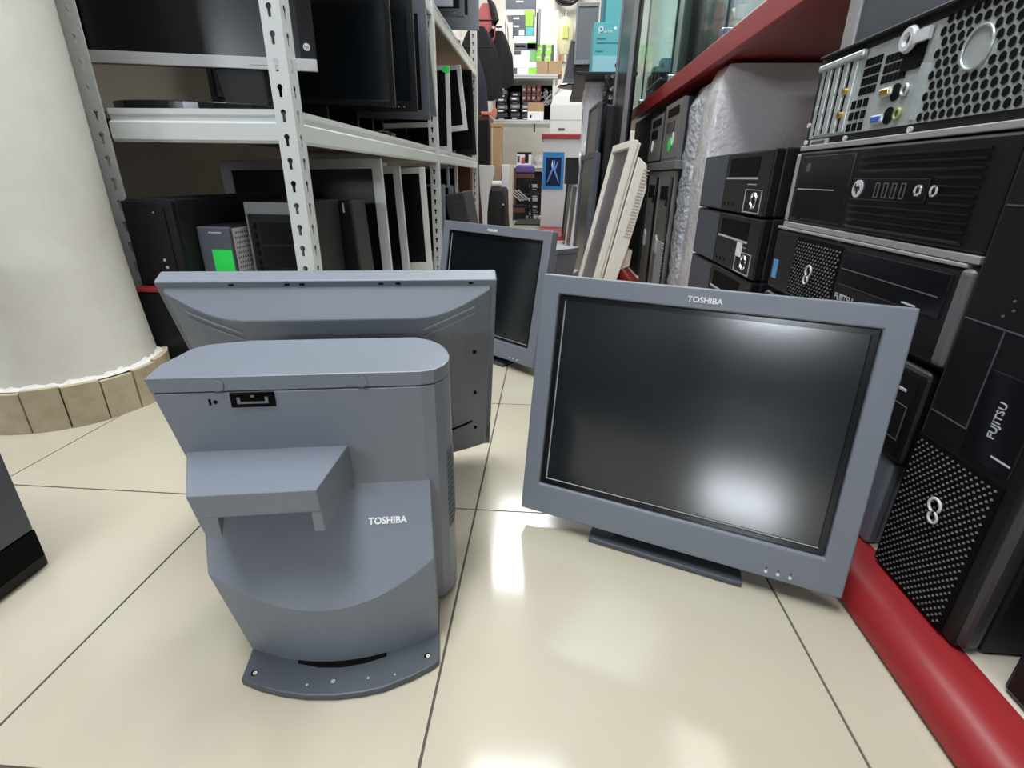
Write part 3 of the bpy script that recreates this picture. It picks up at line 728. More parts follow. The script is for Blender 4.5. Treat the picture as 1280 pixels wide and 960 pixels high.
# ================================================================ monitors and computers on the shelving
def monitor(name, label, loc, rot, w, h, d=0.045, bz=(0.02, 0.02, 0.02, 0.025), bm=None, sm=None, km=None, lift=0.0, group=None, cat='monitor', leds=0, depth_in=0.006, foot=None):
    """local x right and z up as one looks at the screen, front at y = 0, base at z = 0; lift raises the panel on a stand"""
    bm = bm or M_BLACK; sm = sm or M_SCREEN2; km = km or M_BLACK
    t = thing(name, label, cat, loc, rot, group)
    l, r, tp, bt = bz
    MB().ring((-w/2, w/2, lift, lift+h), (-w/2+l, w/2-r, lift+bt, lift+h-tp), 0.016, 0.0, inset=-0.001).build('bezel', bm, t, bevel=0.0015)
    B(-w/2+l-0.001, w/2-r+0.001, depth_in, 0.014, lift+bt-0.001, lift+h-tp+0.001).build('screen', sm, t)
    a, b = 0.004, 0.05
    MB().loft([[(-w/2+a, 0.014, lift+a), (w/2-a, 0.014, lift+a), (w/2-a, 0.014, lift+h-a), (-w/2+a, 0.014, lift+h-a)],
               [(-w/2+a, 0.024, lift+a), (w/2-a, 0.024, lift+a), (w/2-a, 0.024, lift+h-a), (-w/2+a, 0.024, lift+h-a)],
               [(-w/2+b, d, lift+b), (w/2-b, d, lift+b), (w/2-b, d, lift+h-b), (-w/2+b, d, lift+h-b)]]).build('back_cover', km, t, bevel=0.002)
    if foot:
        fx, fy, frx, fry, fz = foot
        el = [(fx + frx*math.cos(2*PI*k/36), fy + fry*math.sin(2*PI*k/36)) for k in range(36)]
        MB().loft([[(x, y, 0.004) for x, y in el], [(x, y, fz) for x, y in el]]).build('stand_foot', M_GLOSS, t, bevel=0.002)
        MB().loft([[(fx+x, y, z) for x, y in ((-0.01, d-0.035), (0.11, d-0.035), (0.11, d-0.005), (-0.01, d-0.005))] if z > 0.03 else [(fx+x, y, z) for x, y in ((0.03, 0.0), (0.12, 0.0), (0.12, d), (0.03, d))] for z in (0.012, lift+h*0.4)]).build('stand_neck', M_BLACK, t, bevel=0.004)
    elif lift > 0.02:
        B(-0.05, 0.05, d-0.012, d+0.012, 0.006, lift+h*0.55).build('stand_neck', km, t, bevel=0.003)
        el = [(0.135*math.cos(2*PI*k/28), d - 0.005 + 0.085*math.sin(2*PI*k/28)) for k in range(28)]
        MB().loft([[(x, y, 0) for x, y in el], [(x, y, 0.006) for x, y in el], [(x*0.9, (y-d)*0.9+d, 0.012) for x, y in el]]).build('stand_foot', M_GLOSS if km is M_BLACK else km, t)
    for k in range(leds):
        MB().cyl((w/2-r-0.02-k*0.018, -0.0008, lift+bt*0.45), 0.0022, 0.001, 'y', 8).build('button', M_PRINTG, t)
    return t
SH = 0.5075     # top of the middle boards
UP = 1.0235
G1 = 'black monitors standing one behind the other on the middle shelf'
t = monitor('monitor', 'wide black monitor with silver lower bezel and round emblem, on middle shelf', (-0.722, 1.165, SH), (0, 0, R(11.5)), 0.45, 0.33, 0.05,
            (0.012, 0.030, 0.012, 0.024), M_GLOSS, M_SCREEN2, M_BLACK, lift=0.096, foot=(0.0, -0.075, 0.15, 0.06, 0.020))
B(-0.224, 0.226, -0.0018, 0.006, 0.0965, 0.119).build('lower_bezel', M_SILVER, t, bevel=0.0015)
MB().cyl((0.210, -0.0028, 0.140), 0.0068, 0.003, 'y', 24).build('round_emblem', M_WHITE, t)
text('hp', 0.009, M_GREYD, t, (0.210, -0.0031, 0.1405), FRONT, 'maker_lettering')
B(0.09, 0.185, -0.0024, -0.001, 0.104, 0.1045).build('button_row', M_GREYD, t)
monitor('monitor', 'large black monitor with a grey reflection along its right side, behind the silver-edged one', (-0.700, 1.575, SH), (0, 0, R(7)), 0.51, 0.34, 0.05, (0.015, 0.015, 0.015, 0.016), M_BLACK, M_SCREEN, M_BLACK, lift=0.078, group=G1)
monitor('monitor', 'black monitor showing only a narrow right part, second behind the large one', (-0.690, 1.80, SH), (0, 0, R(6)), 0.51, 0.36, 0.05, (0.02, 0.022, 0.02, 0.03), M_BLACK, M_SCREEN, M_BLACK, lift=0.088, group=G1, leds=4)
monitor('monitor', 'dark grey monitor showing only its right strip, third behind the large one', (-0.688, 1.95, SH), (0, 0, R(6)), 0.52, 0.36, 0.05, (0.02, 0.028, 0.05, 0.03), M_GREYD, M_SCREEN, M_BLACK, lift=0.080, group=G1)
t = monitor('monitor', 'greyish monitor with a tiny blue light, last before the second post of the shelving', (-0.690, 2.09, SH), (0, R(-4), R(5)), 0.53, 0.36, 0.05, (0.02, 0.03, 0.02, 0.03), M_CASEGREY, M_SCREEN, M_BLACK, lift=0.086, group=G1)
B(0.235, 0.243, -0.0015, 0.001, 0.094, 0.106).build('indicator', M_BLUE, t)
t = thing('flat_monitor_panel', 'black panel lying flat in the dark at the back of the middle shelf', 'monitor panel', (-0.66, 1.86, SH), (0, 0, 0.1))
B(-0.17, 0.15, -0.17, -0.085, 0, 0.02).build('panel', M_BLACK, t, bevel=0.004)
B(-0.16, 0.14, -0.16, -0.095, 0.02, 0.022).build('screen', M_GLOSS, t)

# lower shelf, first bay
LOW = 0.05
t = thing('tower_computer', 'black computer lying under the red board beside the pillar', 'computer', (-0.745, 0.93, 0.0))
B(-0.058, 0.040, 0.012, 0.40, 0, 0.183).build('case', M_DARKCASE, t, bevel=0.003)
B(-0.058, 0.040, 0, 0.0125, 0.001, 0.182).build('front_panel', M_BLACK, t, bevel=0.003)
rb = B(-0.804, -0.7035, 0.925, 1.40, 0.184, 0.191).build('red_board', M_RED, bevel=0.001)
tag(rb, 'thin red board under the black computer beside the pillar', 'board')
t = thing('tower_computer', 'black computer with tiny lights, standing on the red board beside the pillar', 'computer', (-0.7525, 0.95, 0.1912))
B(-0.051, 0.049, 0.012, 0.42, 0, 0.163).build('case', M_DARKCASE, t, bevel=0.002)
B(-0.051, 0.049, 0, 0.0125, 0.001, 0.160).build('front_panel', M_BLACK, t, bevel=0.003)
B(-0.018, 0.033, -0.002, 0.001, 0.01, 0.150).build('glossy_insert', M_GLOSS, t, bevel=0.001)
for x, z, r in ((0.012, 0.140, 0.0015), (0.012, 0.052, 0.003), (0.014, 0.038, 0.003), (0.014, 0.022, 0.002)):
    MB().cyl((x, -0.003, z), r, 0.002, 'y', 10).build('indicator', M_PRINTG, t)
t = thing('slim_computer', 'small dark computer with bright green label and silver mesh side', 'computer', (-0.6655, 1.0, LOW))
B(-0.034, 0.0325, 0.012, 0.28, 0, 0.252).build('case', M_DARKCASE, t, bevel=0.002)
B(-0.035, 0.0335, 0, 0.0125, 0.001, 0.252).build('front_panel', M_GREYD, t, bevel=0.003)
sp = B(0.0326, 0.0340, 0.010, 0.105, 0.002, 0.249).build('mesh_side', M_SILVER, t)
hm = MB()
for j in range(24):
    for k in range(11):
        y = 0.015 + k*0.008 + (0.004 if j % 2 else 0); z = 0.012 + j*0.0098
        hm.box(0.0338, 0.0345, y, y+0.0035, z, z+0.0045)
tag(hm.build('mesh_hole', M_GREYD, sp), kind='stuff')
B(-0.010, 0.0315, -0.0008, 0.001, 0.125, 0.208).build('green_label', M_GREEN, t)
B(-0.010, 0.016, -0.0008, 0.001, 0.240, 0.2425).build('maker_plate', M_PRINTG, t)
t = thing('tower_computer', 'dark tower computer with silver front edges, left of the second shelving post', 'computer', (-0.5665, 1.045, LOW))
B(-0.049, 0.049, 0.014, 0.24, 0, 0.296).build('case', M_DARKCASE, t, bevel=0.002)
MB().ring((-0.053, 0.053, 0, 0.298), (-0.049, 0.0495, 0.006, 0.274), 0.014, 0.0).build('front_frame', M_CASEGREY, t, bevel=0.004)
B(-0.0495, 0.050, 0.005, 0.0135, 0.0055, 0.2745).build('front_panel', M_BLACK, t)
for z0, z1 in ((0.215, 0.260), (0.165, 0.210)): B(-0.030, 0.044, 0.0025, 0.0065, z0, z1).build('drive_bay', M_GLOSS, t, bevel=0.001)
for k in range(9): B(-0.042, -0.036, 0.003, 0.006, 0.10+k*0.018, 0.112+k*0.018).build('side_vent', M_VOID, t)
MB().cyl((0.030, 0.002, 0.142), 0.006, 0.004, 'y', 14).build('power_button', M_SILVER, t)
B(-0.016, 0.004, 0.003, 0.006, 0.118, 0.123).build('sticker', M_WHITE, t)
t = thing('tower_computer', 'black tower computer in front of the widest silver monitor, right of the second post', 'computer', (-0.532, 1.305, LOW), (0, R(-3), R(6)))
B(-0.05, 0.05, 0.012, 0.16, 0, 0.29).build('case', M_DARKCASE, t, bevel=0.004)
B(-0.05, 0.05, 0, 0.0125, 0.001, 0.288).build('front_panel', M_BLACK, t, bevel=0.004)
B(0.030, 0.034, -0.003, 0.003, 0.262, 0.285).build('latch', M_SILVER, t, bevel=0.001)
G2 = 'silver framed monitors standing on the low shelf'
monitor('monitor', 'biggest silver framed monitor, on the low shelf behind the computers', (-0.716, 1.55, LOW), (0, R(-1.5), R(3)), 0.475, 0.392, 0.05, (0.03, 0.03, 0.028, 0.03), M_SILVER, M_SCREEN2, M_BLACK, group=G2)
monitor('monitor', 'silver framed monitor with only its right edge in view, second on the low shelf', (-0.715, 1.80, LOW), (0, R(-2), R(2)), 0.45, 0.375, 0.045, (0.026, 0.026, 0.024, 0.028), M_SILVER, M_SCREEN2, M_BLACK, group=G2)
monitor('monitor', 'pale framed monitor with its lower right corner showing, third on low shelf', (-0.673, 1.98, LOW), (0, R(-2), R(2)), 0.45, 0.375, 0.045, (0.022, 0.022, 0.022, 0.030), M_WHITEPL, M_SCREEN2, M_BLACK, group=G2)
# low board for the bays
# second bay, middle shelf
G3 = 'white framed monitors on the middle shelf of the second bay'
monitor('monitor', 'white edged monitor immediately behind the middle post, on the middle shelf', (-0.685, 2.40, SH), (0, R(-2), 0), 0.40, 0.27, 0.045, (0.02, 0.013, 0.02, 0.02), M_WHITEPL, M_SCREEN2, M_BLACK, lift=0.085, group=G3)
t = monitor('monitor', 'tall pale framed monitor with a torn green sticker on its top corner', (-0.664, 2.58, SH), (0, 0, 0), 0.40, 0.352, 0.045, (0.022, 0.020, 0.020, 0.026), M_SILVER, M_SCREEN2, M_BLACK, group=G3)
MB().yprism([(0.166, 0.330), (0.185, 0.321), (0.2005, 0.324), (0.2005, 0.350), (0.178, 0.352), (0.170, 0.344)], -0.0012, 0.0005).build('green_label', M_GREEN, t)
monitor('monitor', 'white framed monitor leaning to the left, right of the green stickered one', (-0.632, 2.86, SH), (0, R(-6), 0), 0.43, 0.29, 0.045, (0.02, 0.022, 0.02, 0.026), M_WHITEPL, M_SCREEN2, M_BLACK, lift=0.095, group=G3)
monitor('monitor', 'all black monitor at the far end of the middle shelf, beside the third post', (-0.640, 3.14, SH), (0, R(-3), 0), 0.44, 0.42, 0.045, (0.02, 0.02, 0.02, 0.03), M_BLACK, M_SCREEN2, M_BLACK, group=G3)
# second bay, top shelf
G4 = 'grey and black monitors on the upper shelf of the second bay'
monitor('monitor', 'grey monitor nearest on the upper shelf, cut off by the top of the photo', (-0.63, 2.45, UP), (0, 0, R(4)), 0.42, 0.34, 0.045, (0.02, 0.026, 0.02, 0.03), M_GREY, M_SCREEN2, M_BLACK, lift=0.024, group=G4)
monitor('monitor', 'dark monitor with a small white button, second on the upper shelf', (-0.61, 2.63, UP), (0, 0, R(4)), 0.42, 0.34, 0.045, (0.02, 0.022, 0.02, 0.03), M_GREYD, M_SCREEN2, M_BLACK, lift=0.032, group=G4, leds=1)
monitor('monitor', 'large grey backed monitor, farthest on the upper shelf', (-0.60, 2.9, UP), (0, 0, R(4)), 0.46, 0.36, 0.045, (0.03, 0.055, 0.03, 0.06), M_GREY, M_SCREEN2, M_BLACK, lift=0.045, group=G4)
# second bay, low shelf
G5 = 'monitors on the low shelf of the second bay'
monitor('monitor', 'blue grey monitor with pale top edge, low shelf behind the middle post', (-0.665, 2.38, LOW), (0, 0, 0), 0.40, 0.318, 0.045, (0.02, 0.030, 0.010, 0.03), M_GREY, M_SCREEN2, M_GREY, group=G5)
monitor('monitor', 'narrow blue grey monitor strip, second on the low shelf behind the post', (-0.655, 2.52, LOW), (0, 0, 0), 0.405, 0.312, 0.045, (0.02, 0.022, 0.010, 0.03), M_GREY, M_SCREEN2, M_GREY, group=G5)
monitor('monitor', 'thin white framed black monitor, third on the low shelf of the second bay', (-0.690, 2.70, LOW), (0, R(-2), 0), 0.40, 0.395, 0.045, (0.014, 0.014, 0.014, 0.02), M_WHITEPL, M_SCREEN2, M_BLACK, group=G5)
monitor('monitor', 'white framed monitor farthest on the low shelf, above the leaning black computer', (-0.675, 2.86, LOW), (0, R(-2), 0), 0.40, 0.40, 0.045, (0.012, 0.018, 0.014, 0.02), M_WHITEPL, M_SCREEN2, M_BLACK, group=G5)
t = thing('tower_computer', 'black computer leaning against the end of the low shelf, on the aisle floor', 'computer', (-0.375, 2.42, 0.012), (0, R(-11), 0))
B(-0.04, 0.05, 0.012, 0.30, 0, 0.325).build('case', M_DARKCASE, t, bevel=0.004)
B(-0.04, 0.05, 0, 0.0125, 0.001, 0.322).build('front_panel', M_EDGE, t, bevel=0.004)
B(-0.03, 0.03, -0.0008, 0.001, 0.285, 0.287).build('panel_seam', M_GREYD, t)
t = thing('storage_plinth', 'dark reddish board standing at the back of the low shelf by the third post', 'board', (-0.53, 3.30, LOW))
B(-0.09, 0.05, 0, 0.02, 0, 0.42).build('board', M_BROWN, t); B(-0.075, -0.07, -0.002, 0.001, 0.02, 0.40).build('seam', M_VOID, t)

# ---------------------------------------------------------------- between the shelving and the back of the room
o = MB().loft([[(-0.445, y, 0.0), (-0.425, y, 0.0), (-0.425, y, 0.16), (-0.412, y, 0.29), (-0.375, y, 0.42), (-0.372, y, 0.475), (-0.478, y, 0.478), (-0.470, y, 0.30)] for y in (3.68, 3.71)]).build('foam_board', M_BWRAP, bevel=0.003)
tag(o, 'white foam board with a flared top, standing beside the third shelving post', 'foam board')
t = thing('equipment_bag', 'bulging black equipment bag with metal zip pulls on the floor left of the aisle', 'bag', (-0.375, 3.86, 0))
rings = []
for z, sx, sy in ((0, 0.066, 0.15), (0.05, 0.076, 0.16), (0.15, 0.078, 0.165), (0.25, 0.072, 0.155), (0.31, 0.066, 0.14), (0.335, 0.05, 0.11)):
    rings.append([(sx*math.copysign(abs(math.cos(a))**0.55, math.cos(a)) + 0.006*math.sin(3*a+z*20), 0.16 + sy*math.copysign(abs(math.sin(a))**0.55, math.sin(a)), z) for a in [2*PI*k/24 for k in range(24)]])
MB().loft(rings).build('body', M_BLKCLOTH, t, smooth=True)
MB().tube([(0.045, -0.012, 0.05), (0.052, -0.014, 0.13), (0.05, -0.012, 0.22)], 0.004, 6).build('zip', M_BLACK, t, smooth=True)
for z in (0.05, 0.22): MB().cyl((0.05, -0.02, z), 0.006, 0.006, 'y', 10).build('zip_pull', M_SILVER, t)
t = thing('paper_roll', 'small white roll lying on top of the black equipment bag', 'roll', (-0.385, 3.95, 0.335))
MB().cyl((-0.03, 0, 0.02), 0.022, 0.07, 'x', 18).build('roll', M_BWRAP, t, smooth=True)
t = thing('wrapped_carton', 'tall narrow white carton behind the black bag, at the corner of the back room', 'carton', (-0.315, 4.12, 0))
B(-0.047, 0.016, 0, 0.12, 0, 0.492).build('carton', M_BWRAP, t, bevel=0.003)
B(0.0165, 0.036, 0.01, 0.11, 0, 0.488).build('side_panel', M_BEIGE, t, bevel=0.002)
t = thing('storage_crate', 'dark wooden crate holding up the tall cardboard box', 'crate', (-0.46, 4.16, 0))
B(-0.06, 0.085, 0, 0.2, 0, 0.345).build('body', M_BROWN, t, bevel=0.003)
B(-0.05, 0.075, -0.003, 0.002, 0.05, 0.055).build('seam', M_VOID, t)
t = thing('cardboard_box', 'tall brown cardboard box standing upright left of the aisle', 'cardboard box', (-0.41, 4.18, 0.346))
B(-0.040, 0.041, 0, 0.15, 0, 0.43).build('box', M_CARD, t, bevel=0.002)
B(-0.0405, 0.0415, -0.001, 0.151, 0.40, 0.404).build('flap_seam', M_BROWN, t)
B(-0.03, -0.024, -0.001, 0.001, 0.01, 0.40).build('edge_tape', M_BEIGE, t)
t = thing('dark_cabinet', 'dark brown cabinet side left of the tall cardboard box', 'cabinet', (-0.56, 4.22, 0.0))
B(-0.13, 0.095, 0.0, 0.3, 0, 0.83).build('body', M_BROWN, t, bevel=0.003)
B(-0.12, 0.088, -0.004, 0.001, 0.46, 0.80).build('door', M_BLACK, t, bevel=0.002)
t = thing('handle_clamp', 'orange red clamp hanging beside the third shelving post', 'clamp', (-0.495, 4.2, 0.831))
B(-0.03, 0.075, 0, 0.03, 0, 0.022).build('bar', M_TAPE, t, bevel=0.004)
MB().yprism([(0.045, -0.012), (0.088, -0.015), (0.092, 0.03), (0.075, 0.055), (0.055, 0.03)], -0.02, -0.002).build('jaw', M_TAPE, t, bevel=0.003)

# ---------------------------------------------------------------- back wall rack with its cartons
RY = 5.85
rk = thing('back_rack', 'white metal rack along the back wall, carrying cartons and drives', 'rack', (-0.31, RY, 0))
for z in (1.362, 0.955):
    B(-0.32, 0.36, 0, 0.42, z-0.035, z).build('shelf_panel', M_SHELF, rk, bevel=0.004)
    B(-0.32, 0.36, -0.006, 0.0, z-0.012, z+0.003).build('shelf_lip', M_SILVER, rk, bevel=0.001)
for x in (-0.325, 0.325):
    for y in (0.03, 0.40):
        B(x-0.012, x+0.012, y-0.012, y+0.012, 0, 1.9).build('post', M_SHELF, rk)
B(-0.31, 0.31, 0.409, 0.413, 0.96, 1.33).build('back_sheet', M_VOID, rk)
B(0.13, 0.145, -0.01, 0.02, 0.845, 0.919).build('bracket', M_BLACK, rk)
def carton(name, label, rect, Y0, d, m, cat='carton', group=None, parts=()):
    x0, x1, z0, z1 = rect
    t = thing(name, label, cat, ((x0+x1)/2, Y0, z0), group=group)
    w, h = x1-x0, z1-z0
    B(-w/2, w/2, 0, d, 0, h).build('body', m, t, bevel=min(0.003, h*0.1))
    for nm, mm, a0, a1, b0, b1 in parts:
        B(-w/2+a0*w, -w/2+a1*w, -0.0012, 0.001, b0*h, b1*h).build(nm, mm, t)
    return t
TOPZ = 1.363
GC = 'cartons piled on the back rack'
rects = [
 ('white and green carton at the foot of the pile on the back rack', (-0.391, -0.163, 1.341, 1.403), M_WHITE, (('panel', M_LIME, .62, .98, .0, 1), ('panel', M_GREYD, .0, .12, .0, 1))),
 ('tall white carton with a green panel, second in the pile on the back rack', (-0.402, -0.157, 1.404, 1.554), M_WHITE, (('panel', mat('leaf_green_print', (0.2, 0.5, 0.2), 0.5), .65, .98, .35, 1), ('panel', M_GREYD, .02, .3, .75, .98))),
 ('grey and white carton with lime corner, third from bottom in the pile', (-0.396, -0.178, 1.554, 1.675), M_WHITE, (('panel', M_GREYD, .0, 1, .0, .5), ('panel', M_LIME, .6, .98, .1, .6), ('letter_bar', M_WHITE, .05, .5, .22, .36))),
 ('dark carton with lime and cyan stripes, in the pile on the rack', (-0.414, -0.206, 1.675, 1.847), M_GREYD, (('panel', M_LIME, .6, .95, .45, 1), ('panel', M_TEAL, .62, .98, .0, .42), ('panel', M_WHITE, .3, .55, .02, .3), ('letter_bar', M_WHITE, .02, .3, .80, .88), ('letter_bar', M_WHITE, .05, .3, .42, .50))),
 ('flat white carton near the top of the pile on the back rack', (-0.477, -0.203, 1.846, 1.892), M_WHITE, (('panel', M_LIME, .62, .98, .0, .9),)),
 ('dark blue grey carton with white emblem, topmost of the pile', (-0.487, -0.197, 1.891, 2.077), M_GREYD, (('emblem', M_WHITE, .42, .48, .40, .80), ('letter_bar', M_WHITE, .36, .60, .30, .36))),
]
zt = TOPZ
for lab, r, m, pts in rects:
    h = r[3]-r[2]
    carton('graphics_carton', lab, (r[0], r[1], zt, zt+h-0.001), 5.88, 0.26, m, group=GC, parts=pts); zt += h
for k, (x, nm) in enumerate(((-0.470, 'left'), (-0.450, 'right'))):
    t = thing('white_panel', 'white flat panel leaning at the left of the carton pile, the %s of two' % nm, 'panel', (x, 5.9, TOPZ), (0, R(-4), 0), 'white panels on the back rack')
    B(-0.006, 0.006, 0, 0.2, 0, 0.48 - 0.03*k).build('panel', M_WHITEPL, t, bevel=0.002)
r = (-0.166, 0.087, 1.338, 1.455)
carton('cardboard_box', 'open brown cardboard box at the right end of the back rack', (r[0], r[1], TOPZ, TOPZ+r[3]-r[2]), 5.86, 0.25, M_CARD, 'cardboard box', None, (('seam', M_BROWN, .44, .46, 0, 1),))
zt0 = TOPZ+r[3]-r[2]+0.001
grn = [(672, 682, 72, 80, 0), (683, 692, 66, 73, 1), (673, 684, 57, 64, 2), (684, 690, 48, 57, 3)]
GG = 'small lime green cartons on the cardboard box'
for (a, b, c, dd, k) in grn:
    x0 = [-0.175, -0.085, -0.168, -0.08][k]; z0 = [0, 0, 0.073, 0.073][k]
    carton('small_carton', 'small lime green carton on the open cardboard box, %s' % ('lower left one', 'lower right one', 'upper left one', 'upper right one, half grey')[k],
           (x0, x0+0.082, zt0+z0, zt0+z0+0.072), 5.87 + 0.01*k, 0.16, M_LIME, group=GG, parts=(('panel', M_GREYD, .66, 1, .0, 1), ('panel', M_WHITE, .1, .5, .35, .6)))
for k in range(5):
    o = B(-0.012, 0.012, 0, 0.12, 0, 0.06+0.01*(k % 2)).build('small_bottle_box', (M_CARD, M_BEIGE, M_REDCLOTH, M_CARD, M_BEIGE)[k], loc=(0.005+0.027*k, 5.89, zt0), bevel=0.002)
    tag(o, '%s packet in the row right of the green cartons, %s' % (('brown', 'beige', 'red', 'brown', 'beige')[k], ('leftmost', 'second', 'middle one', 'fourth', 'rightmost')[k]), 'packet', 'small packets in a row on the cardboard box')
# drives and clutter on the second rack shelf
Z2 = 0.956
def drive_stack(x, w, n, hs, lab, grp, y=5.88, cols=None, z=Z2):
    for k in range(n):
        t = thing('hard_drive', lab % ('bottom' if k == 0 else 'top' if k == n-1 else ['second', 'third', 'fourth', 'fifth', 'sixth', 'seventh', 'eighth', 'ninth'][k-1] + ' from the bottom'), 'drive', (x + 0.006*math.sin(k*2.3), y + 0.01*math.sin(k*1.9), z), group=grp)
        B(-w/2, w/2, 0, 0.15, 0, hs-0.0015).build('body', (cols or (M_BLACK, M_GREYD, M_BLACK, M_CASEGREY))[k % 4], t, bevel=0.002)
        B(-w*0.3, w*0.2, -0.0012, 0.001, hs*0.25, hs*0.65).build('label', (M_PRINTG, M_GREYD, M_WHITE)[k % 3], t)
        z += hs
drive_stack(-0.515, 0.105, 9, 0.034, 'black drive in the tall left stack, %s', 'drives in the left stack')
drive_stack(-0.380, 0.095, 7, 0.036, 'black drive in the middle stack, %s', 'drives in the middle stack')
drive_stack(-0.265, 0.095, 5, 0.035, 'dark drive in the right hand stack, %s', 'drives in the right stack')
r = (-0.237, -0.092, 0.965, 1.125)
t = carton('cardboard_box', 'small cardboard box with a white lower half holding cables, on the second rack shelf', (r[0]-0.01, r[1]+0.01, Z2, Z2+r[3]-r[2]), 5.86, 0.2, M_CARD, 'cardboard box', None, (('white_sleeve', M_WHITE, 0, 1, 0, .5), ('print', M_GREYD, .15, .25, .12, .3)))
cb = MB(); random.seed(3)
for k in range(16):
    p = Vector((random.uniform(-0.17, -0.02), random.uniform(5.9, 6.02), Z2+0.165)); pts = []
    for j in range(6):
        pts.append(p.copy()); p += Vector((random.uniform(-0.03, 0.05), random.uniform(-0.02, 0.02), random.uniform(-0.01, 0.045)))
    cb.tube(pts, 0.0045, 5)
tag(cb.build('loose_cable_pile', M_PRINTG, smooth=True), 'tangle of pale cables heaped on the small cardboard box', 'cables', kind='stuff')
for k in range(8):
    t = thing('red_adapter', 'dark red packet hanging in the row above the drives, %s' % ['first', 'second', 'third', 'fourth', 'fifth', 'sixth', 'seventh', 'eighth'][k] + ' from the left', 'packet', (-0.29 + (k % 4)*0.05, 5.9, Z2 + 0.176 + (k//4)*0.075), group='dark red packets on the second rack shelf')
    B(-0.021, 0.021, 0, 0.05, 0, 0.072).build('body', M_BROWN, t, bevel=0.004)
    B(-0.012, 0.012, -0.001, 0.001, 0.02, 0.04).build('label', (M_PRINTG, M_REDCLOTH)[k % 2], t)

# clothes hanging left of the rack
def cloth(name, label, cat, x0, x1, z0, z1, y, m, folds, amp, cuts=None, hook=True):
    t = thing(name, label, cat, ((x0+x1)/2, y, z1))
    nx, nz = 40, 14; w = x1-x0; h = z1-z0; rings = []
    for j in range(nz+1):
        v = j/nz; row = []
        for i in range(nx):
            a = 2*PI*i/nx; ww = w/2*(0.35 + 0.65*min(1, v*2.2)**0.7)
            r = 1 + amp*math.sin(folds*a + 2*v)*v
            row.append((ww*math.cos(a)*r, 0.06*math.sin(a)*(0.5+0.6*v)*r, -v*h + 0.015*math.cos(folds*a)*v))
        rings.append(row)
    MB().loft(rings).build('garment', m, t, smooth=True)
    if hook: MB().tube([(0, 0, 0), (0, 0, 0.03), (0.012, 0.02, 0.045), (0.0, 0.06, 0.04)], 0.004, 6).build('hanger_hook', M_SILVER, t, smooth=True)
    return t
cloth('jacket', 'dark olive jacket hanging high beside the third shelving post', 'jacket', -0.80, -0.46, 1.02, 1.53, 4.85, M_BLKCLOTH, 7, 0.26)
cloth('coat', 'long navy coat hanging behind the shelving, its hem by the orange clamp', 'coat', -0.74, -0.54, 0.80, 1.30, 4.62, M_NAVY, 5, 0.28)
cloth('jacket', 'black striped jacket hanging left of the white panels', 'jacket', -0.62, -0.38, 1.18, 1.60, 5.3, M_BLKCLOTH, 9, 0.22)
t = thing('backpack', 'faded red and black backpack hanging above the jackets', 'backpack', (-0.60, 5.25, 1.50))
rings = []
for z, sx, sy in ((0, 0.05, 0.04), (0.04, 0.075, 0.06), (0.14, 0.085, 0.065), (0.24, 0.07, 0.055), (0.29, 0.04, 0.03)):
    rings.append([(sx*math.cos(2*PI*k/20), sy*math.sin(2*PI*k/20), z) for k in range(20)])
MB().loft(rings).build('body', M_REDCLOTH, t, smooth=True)
MB().tube([(0.01, -0.05, 0.34), (0.06, -0.06, 0.26), (0.085, -0.06, 0.16), (0.05, -0.07, 0.05), (0.0, -0.06, 0.0)], 0.03, 8, [0.5, 0.9, 1.1, 0.9, 0.6]).build('strap', M_BLACK, t, smooth=True)
MB().cyl((0.07, -0.1, 0.10), 0.012, 0.02, 'y', 12).build('buckle', M_SILVER, t)

# desk and clutter under the rack
bc = thing('dark_filler_box', 'black box added to darken the space under the desk at the back', 'cabinet', (-0.24, 6.1, 0))  # black box added to stand for the dark background below the desk
B(-0.13, 0.20, 0, 0.3, 0.0, 0.47).build('body', M_BLACK, bc, bevel=0.003); B(-0.12, 0.19, -0.003, 0.001, 0.23, 0.235).build('seam', M_CASEGREY, bc)
for z, x0, y in ((1.575, -1.059, 4.85), (1.635, -1.059, 5.3), (1.345, -1.059, 4.62)):
    rl = MB().tube([(x0, y, z), (-0.47, y, z)], 0.006, 8).build('coat_rail', M_BLACK, smooth=True); tag(rl, 'thin black coat rail on the left wall, %s' % {4.85: 'over the olive jacket', 5.3: 'over the striped jacket', 4.62: 'over the navy coat'}[y], 'rail')
dk = thing('work_desk', 'white topped desk below the rack at the back wall', 'desk', (-0.25, 6.0, 0))
B(-0.15, 0.24, 0, 0.5, 0.50, 0.53).build('desk_top', M_WHITEPL, dk, bevel=0.003)
for x in (-0.14, 0.21): B(x, x+0.025, 0.02, 0.48, 0, 0.50).build('side_panel', M_BROWN, dk)
t = carton('parts_box', 'white open box of red and black parts on the desk at the back', (-0.36, -0.20, 0.531, 0.66), 6.03, 0.2, M_WHITE, 'box', None, (('panel', M_BLACK, .0, 1, .82, 1), ('panel', M_REDCLOTH, .3, .55, .1, .6), ('panel', M_BLACK, .55, .8, .15, .85), ('ring_mark', M_GREYD, .04, .2, .2, .7)))
t = thing('plastic_bag', 'crumpled clear white plastic bag on the desk at the back', 'bag', (-0.10, 6.12, 0.531))
random.seed(5); rings = []
for z, s in ((0, 0.07), (0.04, 0.085), (0.08, 0.06), (0.11, 0.02)):
    rings.append([((s + random.uniform(-.012, .012))*math.cos(2*PI*k/14), (s + random.uniform(-.012, .012))*math.sin(2*PI*k/14), z) for k in range(14)])
MB().loft(rings).build('bag', M_FILM, t)
t = thing('cushion', 'purple cushion on the dark stool in front of the desk at the back', 'cushion', (-0.245, 5.55, 0.44))
rings = []
